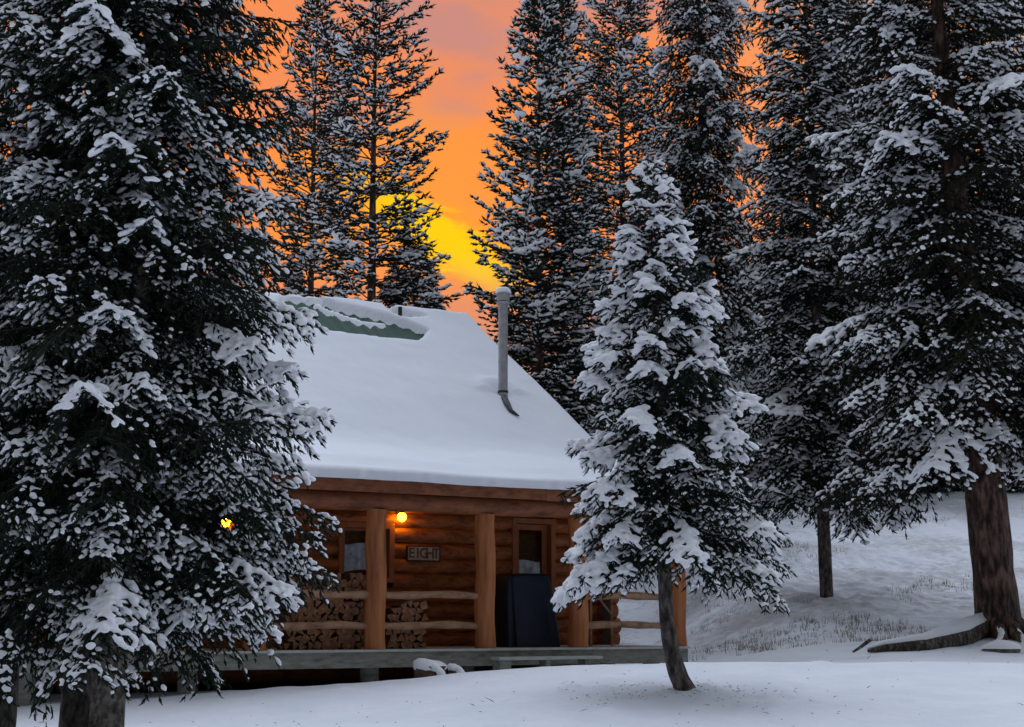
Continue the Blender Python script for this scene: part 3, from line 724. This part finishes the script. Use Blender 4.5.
def logs_across(b, t, n0, n1, gable=True):
    z = ZD - .45; i = 0
    while z < 8.6:
        # clip to under the roof
        ns = np.linspace(n0, n1, 60); ok = roof_z(ns - EAVE) - .3 > z
        if not ok.any(): break
        a, c = ns[ok][0], ns[ok][-1]
        if c - a < .4: break
        ex = .2 + .1 * math.sin(i * .5) if z < 4.5 else 0
        b.tube([W(t, a - ex, z), W(t, (a + c) / 2, z), W(t, c + ex, z)], .155, 12, 0, 1)
        z += .279; i += 1
logs_across(b, CT_ - .1, NW, S3 - .6 + EAVE); b.build('gable_wall', [M['log'], M['dark']])
b = CB(); logs_across(b, WL + .1, NW, S3 - .6 + EAVE); b.build('gable_wall', [M['log'], M['dark']])
b = CB(); logs_along(b, WL, CT_, S3 - .6 + EAVE, ZD - .6, 4.0, []); b.build('back_wall', [M['log'], M['dark']])
# dark backing between the logs (chinking)
b = CB()
b.box(W(WL, NW + .03, ZD - .6), d3 * (wt0 - fr - WL), n3 * .08, Z3 * 4.1)
b.box(W(wt0 - fr + .002, NW + .03, ZD - .6), d3 * (wt1 - wt0 + 2 * fr - .004), n3 * .08, Z3 * (wz0 - fr - ZD + .6))
b.box(W(wt0 - fr + .002, NW + .03, wz1 + fr), d3 * (wt1 - wt0 + 2 * fr - .004), n3 * .08, Z3 * (ZD + 3.5 - wz1 - fr))
b.box(W(wt1 + fr, NW + .03, ZD - .6), d3 * (dt0 - wt1 - 2 * fr), n3 * .08, Z3 * 4.1)
b.box(W(dt0 - fr + .002, NW + .03, dz1 + fr), d3 * (dt1 - dt0 + 2 * fr - .004), n3 * .08, Z3 * (ZD + 3.5 - dz1 - fr))
b.box(W(dt1 + fr, NW + .03, ZD - .6), d3 * (CT_ - .1 - dt1 - fr), n3 * .08, Z3 * 4.1)
b.build('chinking', M['dark'])
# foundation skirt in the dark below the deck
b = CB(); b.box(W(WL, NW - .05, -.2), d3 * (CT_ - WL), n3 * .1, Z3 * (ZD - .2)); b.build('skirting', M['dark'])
def framed(name, t0, t1, z0, z1, proud=.17, parts=()):
    b = CB(); f = fr
    b.box(W(t0 - f, NW - proud, z0 - f), d3 * f, n3 * .28, Z3 * (z1 - z0 + 2 * f)); b.box(W(t1, NW - proud, z0 - f), d3 * f, n3 * .28, Z3 * (z1 - z0 + 2 * f))
    b.box(W(t0, NW - proud + .004, z1), d3 * (t1 - t0), n3 * .27, Z3 * (f - .003)); b.box(W(t0, NW - proud - .02, z0 - f + .003), d3 * (t1 - t0), n3 * .29, Z3 * (f - .003))
    return b
wb = CB(); wb.box(W(wt0 + .002, NW - .02, wz0 + .002), d3 * .045, n3 * .05, Z3 * (wz1 - wz0 - .004)); wb.box(W(wt1 - .047, NW - .02, wz0 + .002), d3 * .045, n3 * .05, Z3 * (wz1 - wz0 - .004)); wb.box(W(wt0 + .04, NW - .019, wz0 + .003), d3 * (wt1 - wt0 - .08), n3 * .048, Z3 * .04); wb.box(W(wt0 + .04, NW - .019, wz1 - .043), d3 * (wt1 - wt0 - .08), n3 * .048, Z3 * .04)
wb.box(W((wt0 + wt1) / 2 + .1, NW - .02, wz0 + .002), d3 * .04, n3 * .05, Z3 * (wz1 - wz0 - .004))
win = wb.build('window', M['trim'])
framed('', wt0, wt1, wz0, wz1).build('frame', M['trim'], win)
b = CB(); b.box(W(wt0 + .04, NW + .0, wz0 + .003), d3 * (wt1 - wt0 - .08), n3 * .012, Z3 * (wz1 - wz0 - .006)); b.build('pane', M['glass'], win)
def curtain_mesh(t0, t1, z0, z1, n, parent, name='curtain', wave=.02):
    T, Zz = np.meshgrid(np.linspace(t0, t1, 60), np.linspace(z0, z1, 8), indexing='ij')
    P = P1 + d3 * T[..., None] + n3 * (n + wave * np.sin(T * 45))[..., None] + Z3 * (Zz + .02 * np.sin(T * 9))[..., None]
    return link(name, quad_grid(name, P if parent is not cabin else P + cabin_inv, [M['curtain']]), parent)
curtain_mesh(wt0 + .05, wt1 - .05, wz0 + .12, wz0 + (wz1 - wz0) * .68, NW + .045, win)
b = CB(); b.box(W(dt0 + .003, NW - .02, dz0 + .02), d3 * .12, n3 * .05, Z3 * (dz1 - dz0 - .03)); b.box(W(dt1 - .123, NW - .02, dz0 + .02), d3 * .12, n3 * .05, Z3 * (dz1 - dz0 - .03))
zg0, zg1 = z_at(528, 578, NW), dz1 - .12
b.box(W(dt0 + .124, NW - .018, dz0 + .021), d3 * (dt1 - dt0 - .248), n3 * .045, Z3 * (zg0 - dz0 - .02)); b.box(W(dt0 + .124, NW - .018, zg1), d3 * (dt1 - dt0 - .248), n3 * .045, Z3 * (dz1 - zg1 - .012))
door = b.build('door', M['trim'])
framed('', dt0, dt1, dz0, dz1).build('frame', M['trim'], door)
b = CB(); b.box(W(dt0 + .12, NW, zg0), d3 * (dt1 - dt0 - .24), n3 * .012, Z3 * (zg1 - zg0)); b.build('pane', M['glass'], door)
curtain_mesh(dt0 + .13, dt1 - .13, zg0, zg0 + (zg1 - zg0) * .36, NW + .045, door)
b = CB(); b.tube([W(dt0 + .06, NW - .02, dz0 + 1.0), W(dt0 + .06, NW - .09, dz0 + 1.0)], .015, 8); b.tube([W(dt0 + .06, NW - .085, dz0 + 1.0), W(dt0 + .06, NW - .125, dz0 + 1.0)], [.02, .035], 10); b.build('handle', M['darkmetal'], door)
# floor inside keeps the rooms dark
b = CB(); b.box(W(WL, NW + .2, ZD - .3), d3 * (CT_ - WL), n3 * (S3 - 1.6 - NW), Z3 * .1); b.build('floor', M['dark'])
# stove pipe
cb = W(chim_t, EAVE + chim_s, float(roof_z(np.array(chim_s))))
Yc = cb[1]; ztop = at(502, 291, Yc)[2]; rp = 4.8 / 1500 * Yc
b = CB()
b.tube([cb - Z3 * .1, np.array([cb[0], cb[1], ztop - .28])], rp, 20)
for f in (.35, .7): 
    zz = cb[2] + (ztop - cb[2]) * f; b.tube([np.array([cb[0], cb[1], zz]), np.array([cb[0], cb[1], zz + .03])], rp * 1.04, 20)
pipe = b.build('stove_pipe', M['galv'])
b = CB(); c = np.array([cb[0], cb[1], 0])
b.tube([c + Z3 * (ztop - .30), c + Z3 * (ztop - .26)], [rp * 1.3, rp * 1.5], 20); b.tube([c + Z3 * (ztop - .24), c + Z3 * (ztop - .08)], [rp * 1.35, rp * 1.35], 20); b.tube([c + Z3 * (ztop - .08), c + Z3 * (ztop - .05)], [rp * 1.8, rp * 1.7], 20)
cap = b.build('cap', M['galv'], pipe)
b = CB(); b.tube([c + Z3 * (ztop - .05), c + Z3 * (ztop + .02), c + Z3 * (ztop + .07), c + Z3 * (ztop + .09)], [rp * 1.72, rp * 1.6, rp * 1.1, rp * .3], 20); b.build('snow', M['tree_snow'], pipe)
b = CB(); b.tube([cb + Z3 * .20, cb + Z3 * .25], rp * 1.1, 20)
q = [on_roof(a, c_, .27) for a, c_ in [(504, 396), (507, 403), (511, 410), (519, 415)]]
b.tube([W(t, EAVE + s, float(roof_z(np.array(s))) + .25) for t, s in q], [.07, .075, .05, .015], 8); b.build('flashing', M['darkmetal'], pipe)
# plumbing vent near the ridge
vt, vs = on_roof(400, 319, .1); vb = W(vt, EAVE + vs, float(roof_z(np.array(vs))))
b = CB(); b.tube([vb, np.array([vb[0], vb[1], at(400, 307, vb[1])[2]])], .05, 12); b.build('vent_pipe', M['darkmetal'])

# sign with the cabin's name
st0, st1 = t_at(403.5, NW, 554), t_at(434.5, NW, 554); sz0, sz1 = z_at(419, 560.5, NW), z_at(419, 547.5, NW)
nf = NW - .185
sign = empty('name_sign', tuple(W((st0 + st1) / 2, nf, sz0)), 'small sign of pale letter tiles reading EIGHT on the log wall', 'sign')
inv = -np.array(sign.location)
b = MB(); b.box(W(st0 - .03, nf, sz0 - .02) + inv, d3 * (st1 - st0 + .06), n3 * .03, Z3 * (sz1 - sz0 + .04)); b.build('board', M['dark'], sign)
tw = (st1 - st0) / 5
ang = math.atan2(d3[1], d3[0])
for i, ch in enumerate('EIGHT'):
    b = MB(); b.box(W(st0 + tw * i + .004, nf - .012, sz0) + inv, d3 * (tw - .008), n3 * .011, Z3 * (sz1 - sz0)); tl = b.build('tile', M['tile'], sign)
    cu = bpy.data.curves.new('letter', 'FONT'); cu.body = ch; cu.size = (sz1 - sz0) * 1.08; cu.align_x = 'CENTER'; cu.align_y = 'CENTER'; cu.extrude = .003; cu.offset = .007
    tmp = bpy.data.objects.new('tmp', cu); col.objects.link(tmp)
    dg = bpy.context.evaluated_depsgraph_get(); me = bpy.data.meshes.new_from_object(tmp.evaluated_get(dg)); bpy.data.objects.remove(tmp)
    me.materials.clear(); me.materials.append(M['letter'])
    lo = link('letter', me, tl); lo.rotation_euler = (math.pi / 2, 0, ang)
    lo.location = tuple(W(st0 + tw * (i + .5), nf - .017, (sz0 + sz1) / 2) + inv)

# porch lamps
def lamp(px, py, label):
    n = NW - .26; t = t_at(px, n, py); z = z_at(px, py, n)
    r = empty('porch_lamp', tuple(W(t, NW - .14, z)), label, 'porch lamp', 'lit porch lamps'); iv = -np.array(r.location)
    b = MB(); b.tube([W(t, NW - .12, z + .10) + iv, W(t, NW - .17, z + .10) + iv], .055, 14); b.tube([W(t, NW - .15, z + .11) + iv, W(t, n, z + .13) + iv, W(t, n, z + .07) + iv], [.02, .025, .05], 12); b.build('bracket', M['darkmetal'], r)
    b = MB(); K = 8
    b.tube([W(t, n, z + .085 - .17 * k / K) + iv for k in range(K + 1)], [.02 + .065 * math.sin(math.pi * (k + .6) / (K + 1)) for k in range(K + 1)], 16); b.build('bulb', M['bulb'], r)
lamp(402, 517, 'glowing yellow porch lamp above the letter sign, right of the thick post')
lamp(226, 522, 'glowing yellow porch lamp seen through the branches of the big left spruce')

# firewood
def wood_mesh(seed):
    rg = random.Random(seed); k = rg.choice([3, 3, 3, 4, 4, 5]); a0 = rg.random() * 6
    r = .066 + rg.random() * .026
    pr = []
    for i in range(k):
        a = a0 + 2 * math.pi * (i + .35 * (rg.random() - .5)) / k
        pr.append((math.cos(a) * r * (1 + .2 * rg.random()), math.sin(a) * r * (1 + .2 * rg.random())))
    # round the corners slightly
    q = []
    for i in range(k):
        p0, p1 = np.array(pr[i]), np.array(pr[(i + 1) % k]); q += [tuple(p0 * .92 + p1 * .08), tuple(p0 * .5 + p1 * .5 + (p0 + p1) * .03), tuple(p0 * .08 + p1 * .92)]
    m = MB(); L = .40; n = len(q)
    f = [(x, -L / 2 + .012 * (rg.random() - .5), y) for x, y in q]; g = [(x * .96, L / 2, y * .96) for x, y in q]
    m.add(f + g, [(i, (i + 1) % n, n + (i + 1) % n, n + i) for i in range(n)], 1); m.add(f, [tuple(range(n))], 0); m.add(g, [tuple(range(n - 1, -1, -1))], 0)
    me = bpy.data.meshes.new('firewood_log'); me.from_pydata(m.v, [], m.f); me.materials.append(M['endgrain']); me.materials.append(M['logbark']); me.polygons.foreach_set('material_index', m.m)
    me.update(); return me
woods = [wood_mesh(i) for i in range(14)]
def stack(t0, t1, n, h, label, group):
    rg = random.Random(int(t0 * 100)); row = 0; z = ZD + .07
    while z < ZD + h:
        t = t0 + (.06 if row % 2 else 0) 
        while t < t1:
            if z > ZD + h - .13 and rg.random() < .35: t += .125; continue
            o = link('firewood_log', rg.choice(woods)); o.location = tuple(W(t + rg.uniform(-.01, .01), n + rg.uniform(-.03, .03), z + rg.uniform(-.008, .008)))
            o.rotation_euler = (0, rg.random() * 6.28, ang + rg.uniform(-.06, .06)); tag(o, label, 'firewood', group)
            t += .128
        z += .114; row += 1
nS = .55
stack(t_at(284, nS), t_at(360, nS), nS, 1.28, 'split firewood log in the taller stack left of the thick porch post', 'firewood stacked left of the thick post')
stack(t_at(385, nS), t_at(421, nS), nS, .84, 'split firewood log in the low stack right of the thick porch post', 'firewood stacked right of the thick post')

# tarp covered thing by the door
def tarp():
    n = .75; t0, t1 = t_at(499, n), t_at(552, n); ztop = z_at(515, 575, n)
    c = W((t0 + t1) / 2, n, ZD + .006)
    K, J = 26, 72; V = np.zeros((K + 8, J + 1, 3)); hw = (t1 - t0) / 2; hd = .38; Hh = ztop - ZD
    for k in range(K + 8):
        if k < K: f = k / (K - 1); sc = 1
        else: f = 1 + .012 * (k - K + 1); sc = 1 - (k - K + 1) / 8
        a = np.linspace(0, 2 * math.pi, J + 1)
        e = .35 if k < K else .35
        ca, sa = np.cos(a), np.sin(a)
        xx = np.sign(ca) * np.abs(ca) ** e; yy = np.sign(sa) * np.abs(sa) ** e
        right = np.where(xx > 0, 1 - .36 * min(f, 1) ** 1.3, 1 - .06 * min(f, 1))
        fold = 1 + (.07 * np.sin(7 * a + 1 + f * 1.5) + .045 * np.sin(13 * a + 2 + f * 4)) * (1 - .8 * min(f, 1)) 
        rd = 1 - .10 * max(0, min(f, 1) - .9) * 10 * .6
        V[k, :, 0] = xx * hw * right * sc * fold * rd; V[k, :, 1] = yy * hd * (1 - .15 * min(f, 1)) * sc * fold * rd
        V[k, :, 2] = Hh * min(f, 1) + .03 * (1 - sc) - .03 * np.sin(a * 2) * min(f, 1) * sc * .5
    me = quad_grid('tarp_cover', V, [M['tarp']]); o = link('tarp_cover', me); o.location = tuple(c); o.rotation_euler = (0, 0, ang)
    tag(o, 'dark navy tarp draped over a bulky thing on the porch beside the door', 'tarp')
tarp()
# wooden stand behind the right rail
def stand():
    n = 1.0; t0, t1 = t_at(590.5, n), t_at(611.5, n); r = empty('wooden_stand', tuple(W((t0 + t1) / 2, n, ZD)), 'thin wooden stand with a slanting brace behind the right porch rail', 'wooden stand'); iv = -np.array(r.location)
    for t in (t0, t1):
        b = MB(); b.box(W(t - .02, n - .02, ZD + .005) + iv, d3 * .045, n3 * .045, Z3 * 1.02); b.build('leg', M['rail'], r)
    b = MB(); b.box(W(t0 - .04, n - .03, ZD + 1.026) + iv, d3 * (t1 - t0 + .1), n3 * .065, Z3 * .05); b.build('top_bar', M['rail'], r)
    b = MB(); b.box(W(t0 + .06, n - .064, ZD + .98) + iv, d3 * (t1 - t0 - .09) - Z3 * .42, n3 * .03, Z3 * .05); b.build('brace', M['rail'], r)
stand()
# step in front of the deck
def step():
    n = -.62; t0, t1 = t_at(495, n, 658), t_at(598, n, 656); z = z_at(545, 656.5, n)
    r = empty('wooden_step', tuple(W((t0 + t1) / 2, n, z - .4)), 'low wooden step with a pale plank top in front of the porch deck', 'step'); iv = -np.array(r.location)
    b = MB(); b.box(W(t0, n - .15, z - .05) + iv, d3 * (t1 - t0), n3 * .3, Z3 * .05); b.build('tread', M['plank'], r)
    for t, w in ((t0 + .02, .22), ((t0 + t1) / 2 - .1, .08), (t1 - .35, .08)):
        b = MB(); b.box(W(t, n - .13, z - .6) + iv, d3 * w, n3 * .24, Z3 * .548); b.build('support', M['deck'], r)
step()
# sawn log rounds with snow
def log_round(px, py0, Y, wpx, label):
    c = at(px, py0, Y); r = wpx / 2 / 1500 * Y; g = gz(c[0], Y)
    root = empty('log_round', (c[0], Y, g), label, 'log round'); h = c[2] - g
    rg = random.Random(px)
    b = MB(); b.tube([(0, 0, -.1), (0, 0, h * .5), (0, 0, h)], r, 18, 0, 1, True, .08, rg); b.build('log', [M['logbark'], M['endgrain']], root)
    K = 8; b = MB(); b.tube([(0, 0, h - .01), (0, -.01, h + .015), (.01, -.01, h + .035), (.01, 0, h + .045)], [r * 1.02, r * 1.04, r * .85, r * .3], 18, 0, None, True, .06, rg)
    s = [(r * .55 * math.sin(k * .3) + .05, -r * 1.0, h + .02 - (h + .05) * k / K) for k in range(K + 1)]
    b.tube(s, [.04 + .007 * k for k in range(K + 1)], 10, 0, None, True, .15, rg); b.build('snow', M['tree_snow'], root)
log_round(430, 666, 24.6, 32, 'snow capped sawn log round at the edge of the porch deck, the larger of two')
log_round(454, 668, 24.7, 14, 'small snow capped sawn log round right beside the larger one')

# fallen root log left of the massive tree
def fallen():
    pts_px = [(868, 649, 29.8), (885, 646, 29.9), (905, 645, 30.1), (925, 644, 30.3), (945, 641, 30.8), (962, 636, 31.2), (976, 630, 31.7), (990, 622, 32.1)]
    P = [at(*q) for q in pts_px]; c = P[3].copy(); c[2] = gz(c[0], c[1])
    root = empty('fallen_log', tuple(c), 'snow topped fallen log and root lying left of the massive old trunk', 'fallen log'); rg = random.Random(4)
    rad = [.03, .07, .11, .13, .19, .23, .22, .16]
    b = MB(); b.tube([p - c - Z3 * .04 for p in P], rad, 12, 0, None, True, .35, rg); b.build('log', M['bark'], root)
    b = MB(); b.tube([p - c + Z3 * (r * .75) + np.array([0, .05, 0]) for p, r in zip(P, rad)], [r * .75 + .01 for r in rad], 12, 0, None, True, .3, rg); b.build('snow', M['tree_snow'], root)
    b = MB(); q = [at(853, 652, 29.2), at(862, 646, 29.3), at(870, 640, 29.4)]; b.tube([p - c for p in q], [.02, .035, .04], 8); b.build('branch', M['bark'], root)
fallen()
def rock(px, py, Y, s, seed, label):
    c = at(px, py, Y); rg = np.random.default_rng(seed); root = empty('rock', (c[0], Y, gz(c[0], Y) - .05), label, 'rock')
    K, J = 10, 16; V = np.zeros((K, J + 1, 3))
    for k in range(K):
        ph = math.pi * k / (K - 1); a = np.linspace(0, 2 * math.pi, J + 1)
        r = s * (1 + .18 * np.sin(3 * a + k * .6 + seed) + .1 * np.sin(5 * a + k)); r[-1] = r[0]
        V[k, :, 0] = r * np.cos(a) * math.sin(ph) * 1.3; V[k, :, 1] = r * np.sin(a) * math.sin(ph); V[k, :, 2] = s * .7 * math.cos(ph) + s * .2
    link('stone', quad_grid('stone', V[::-1].copy(), [M['rock']]), root)
    S = V[:5].copy(); S *= (1.05, 1.05, 1.06); S[..., 2] += .02; link('snow', quad_grid('snow', S[::-1].copy(), [M['tree_snow']]), root)
rock(1003, 643, 30.0, .28, 3, 'dark snow capped rock at the foot of the massive old trunk')
# buttress roots, snowed over
def root_ridges():
    x, y, z = base(1000, 32)
# dead grass poking out of the hill snow
def grass():
    rg = np.random.default_rng(8); n = 0; Vs = []
    X = rg.uniform(2.5, 22, 20000); Yy = 32.5 + 24 * rg.random(20000) ** 1.1
    dn = vnoise(X * .35, Yy * .35, 31) + vnoise(X * 1.1, Yy * .9, 32) * .8
    k = (dn > .02 + .3 * rg.random(len(dn))) ; X, Yy = X[k], Yy[k]
    k = rg.random(len(X)) < np.clip(1.25 - (Yy - 33) / 14, .12, 1); X, Yy = X[k], Yy[k]
    Zg = ground_z(X, Yy) - .02
    B = np.stack([X, Yy, Zg], 1); m = len(B); nb = 5
    B = np.repeat(B, nb, 0) + np.c_[rg.normal(0, .07, (m * nb, 2)), np.zeros(m * nb)]
    h = rg.uniform(.03, .15, m * nb) * np.repeat(.5 + rg.random(m), nb); a = rg.random(m * nb) * 6.28; ln = rg.uniform(.1, .5, m * nb)
    D = np.c_[np.cos(a) * ln, np.sin(a) * ln, np.ones(m * nb)] * h[:, None]
    S = np.c_[-np.sin(a), np.cos(a), np.zeros(m * nb)] * .008
    V = np.stack([B - S, B + S, B + D], 1).reshape(-1, 3)
    o = link('dry_grass', tri_mesh('dry_grass', V, np.arange(len(V)).reshape(-1, 3), [M['grass']], None, False)); tag(o, 'dead grass poking through the snow on the hillside', 'grass', kind='stuff')
grass()
build_ground()
def litter():
    rg = np.random.default_rng(5); n = 420
    c = np.array([(2.2, 20.8, 1.3), (2.2, 20.8, .7), (-4, 18.5, 2.0), (3, 21, 5), (9.5, 30.5, 2)])[rg.choice(5, n, p=[.3, .2, .2, .2, .1])]
    X = rg.normal(c[:, 0], c[:, 2]); Y = rg.normal(c[:, 1], c[:, 2] * .7); Zz = ground_z(X, Y)
    for (x, y, h, r) in bumps: Zz = Zz + h * np.exp(-((X - x) ** 2 + (Y - y) ** 2) / (r * r))
    B = np.stack([X, Y, Zz + .012], 1); a = rg.random(n) * 6.28; L_ = rg.uniform(.01, .07, n) * np.where(rg.random(n) < .1, 3, 1)
    D = np.c_[np.cos(a) * L_, np.sin(a) * L_, rg.uniform(-.1, .5, n) * L_]; S = np.c_[-np.sin(a), np.cos(a), np.zeros(n)] * .006
    V = np.stack([B - S, B + S + D * .3 + Z3 * .008, B + D], 1).reshape(-1, 3)
    o = link('forest_litter', tri_mesh('forest_litter', V, np.arange(len(V)).reshape(-1, 3), [M['twig']], None, False)); tag(o, 'fallen needles and twig bits on the snow', 'litter', kind='stuff')
litter()

# ------------------------------------------------------------------- sky
w = bpy.data.worlds.new('World'); scene.world = w; w.use_nodes = True; nt = w.node_tree
bgn = nt.nodes['Background']; L = nt.links.new
tc = N(nt, 'ShaderNodeTexCoord'); sp = N(nt, 'ShaderNodeSeparateXYZ'); L(tc.outputs['Generated'], sp.inputs[0])
def m_(op, a, b=None, clamp=False):
    n = N(nt, 'ShaderNodeMath', operation=op, use_clamp=clamp)
    for i, v in enumerate((a, b)):
        if v is None: continue
        if isinstance(v, (int, float)): n.inputs[i].default_value = v
        else: L(v, n.inputs[i])
    return n.outputs[0]
def mr_(v, a, b, smooth=True):
    n = N(nt, 'ShaderNodeMapRange'); n.interpolation_type = 'SMOOTHSTEP' if smooth else 'LINEAR'; L(v, n.inputs[0]); n.inputs[1].default_value = a; n.inputs[2].default_value = b; return n.outputs[0]
def mix_(f, a, b):
    n = N(nt, 'ShaderNodeMix', data_type='RGBA')
    if isinstance(f, (int, float)): n.inputs[0].default_value = f
    else: L(f, n.inputs[0])
    for i, v in ((6, a), (7, b)):
        if isinstance(v, tuple): n.inputs[i].default_value = (*v, 1)
        else: L(v, n.inputs[i])
    return n.outputs[2]
X, Yv, Zv = sp.outputs
yy = m_('MAXIMUM', Yv, .05); U = m_('DIVIDE', X, yy); V = m_('DIVIDE', Zv, yy)
def noise(scale, sx, sy, sz, det=4, dis=0, off=0):
    mp = N(nt, 'ShaderNodeMapping'); mp.inputs['Scale'].default_value = (sx, sy, sz); mp.inputs['Location'].default_value = (off, off, 0); L(tc.outputs['Generated'], mp.inputs[0])
    n = N(nt, 'ShaderNodeTexNoise', Scale=scale, Detail=det, Distortion=dis); L(mp.outputs[0], n.inputs['Vector']); return n.outputs[0]
n1 = noise(4.5, 1, 1, 2.6, 6, 1.0, 1.3); n2 = noise(14, 1, 1, 1.6, 5, .5, 4.1)
# base orange, mauve patches, yellow glow low over the cabin
n4 = noise(11, 1, 1, 3.4, 7, .8, 3.3)
f1 = m_('ADD', m_('MULTIPLY', m_('SUBTRACT', n4, .5), 1.3), m_('ADD', m_('MULTIPLY', m_('SUBTRACT', n1, .5), 3.0), m_('MULTIPLY', m_('SUBTRACT', V, .415), 7.0)))
orange = mix_(mr_(f1, -.45, .75), (1.02, .29, .075), (.62, .27, .22))
gold = m_('SUBTRACT', 1.0, mr_(m_('ADD', m_('POWER', m_('DIVIDE', m_('ABSOLUTE', m_('SUBTRACT', U, -.075)), .10), 2.0), m_('POWER', m_('DIVIDE', m_('ABSOLUTE', m_('SUBTRACT', V, .285)), .07), 2.0)), 0.0, 1.6))
orange = mix_(m_('MULTIPLY', gold, .55), orange, (1.04, .37, .035))
# diagonal yellow streak
c0 = at(436, 236, 1.0) - np.array([0, 0, CAMZ]); cu, cv = c0[0], c0[2]
du = m_('SUBTRACT', U, float(cu)); dv = m_('SUBTRACT', V, float(cv))
ca, sa = math.cos(R_(-34)), math.sin(R_(-34))
al = m_('ADD', m_('MULTIPLY', du, ca), m_('MULTIPLY', dv, sa)); ac = m_('SUBTRACT', m_('MULTIPLY', dv, ca), m_('MULTIPLY', du, sa))
ac = m_('ADD', ac, m_('MULTIPLY', m_('SUBTRACT', n2, .5), .03))
n3 = noise(26, 1, 1, 3.2, 6, 1.2, 7.7)
ac = m_('ADD', ac, m_('MULTIPLY', m_('SUBTRACT', n3, .5), .035))
r2 = m_('ADD', m_('POWER', m_('DIVIDE', m_('ABSOLUTE', al), .060), 2.0), m_('POWER', m_('DIVIDE', m_('ABSOLUTE', ac), .0135), 2.0))
yel = m_('POWER', m_('SUBTRACT', 1.0, mr_(r2, .0, 5.0)), 1.3)
skyc = mix_(yel, orange, mix_(mr_(r2, .1, 2.6), (1.05, .64, .008), (1.04, .38, .03)))
lowf = m_('SUBTRACT', 1.0, mr_(V, .17, .255)); skyc = mix_(m_('MULTIPLY', lowf, .85), skyc, (.62, .30, .22))
# pale peach to the right, behind the big trees
rt = mr_(U, .10, .28); skyc = mix_(m_('MULTIPLY', rt, .75), skyc, (.86, .42, .22))
# cool overcast dusk overhead and all round
cool = mix_(mr_(noise(3, 1, 1, 1.5, 5, .2, 2), .3, .7), (1.42, 1.58, 1.86), (1.68, 1.84, 2.1))
cool = mix_(mr_(Zv, .02, .92), (.12, .14, .18), cool)
bk = nt.nodes.new('ShaderNodeVectorMath'); bk.operation = 'SCALE'; L(cool, bk.inputs[0]); L(m_('ADD', m_('MULTIPLY', mr_(Yv, -.58, .66), 1.12), .10), bk.inputs[3]); cool = bk.outputs[0]
sky = N(nt, 'ShaderNodeTexSky'); sky.sky_type = 'NISHITA'; sky.sun_disc = False; sky.sun_elevation = R_(2.5); sky.sun_rotation = R_(-3); sky.air_density = 1.5; sky.dust_density = 2
addn = N(nt, 'ShaderNodeMix', data_type='RGBA', blend_type='ADD'); addn.inputs[0].default_value = .06; L(cool, addn.inputs[6]); L(sky.outputs[0], addn.inputs[7])
mask = m_('MULTIPLY', mr_(Yv, .45, .85), m_('SUBTRACT', 1.0, mr_(V, .50, .85)))
final = mix_(mask, addn.outputs[2], skyc)
L(final, bgn.inputs[0]); bgn.inputs[1].default_value = 1.0
sun = bpy.data.lights.new('sun', 'SUN'); sun.energy = .35; sun.angle = R_(14); sun.color = (1, .62, .38)
so_ = bpy.data.objects.new('sun', sun); col.objects.link(so_)
so_.rotation_euler = (R_(-87.5 + 0), 0, R_(3)); 
sd = Vector((math.sin(R_(-3)), math.cos(R_(-3)), math.tan(R_(2.5)))).normalized()
so_.rotation_euler = sd.to_track_quat('Z', 'Y').to_euler()

# ---------------------------------------------------------------- camera
cam = bpy.data.cameras.new('camera'); cam.sensor_width = 36; cam.lens = F / 1024 * 36; cam.clip_end = 2000
co = bpy.data.objects.new('camera', cam); col.objects.link(co); co.location = (0, 0, CAMZ); co.rotation_euler = (math.pi / 2 + TH, 0, 0)
scene.camera = co
scene.view_settings.view_transform = 'Standard'; scene.view_settings.look = 'None'; scene.view_settings.exposure = 0; scene.view_settings.gamma = 1
scene.view_settings.use_curve_mapping = False
scene.cycles.use_denoising = True; scene.cycles.max_bounces = 5; scene.cycles.diffuse_bounces = 3; scene.cycles.transparent_max_bounces = 6
open('/tmp/stats.txt','w').write(repr(stats)) if False else None
print('TREES', sum(s[1] for s in stats), sum(s[2] for s in stats), sum(s[3] for s in stats), stats)
print('hole', hole, 'chim', chim_t, chim_s)
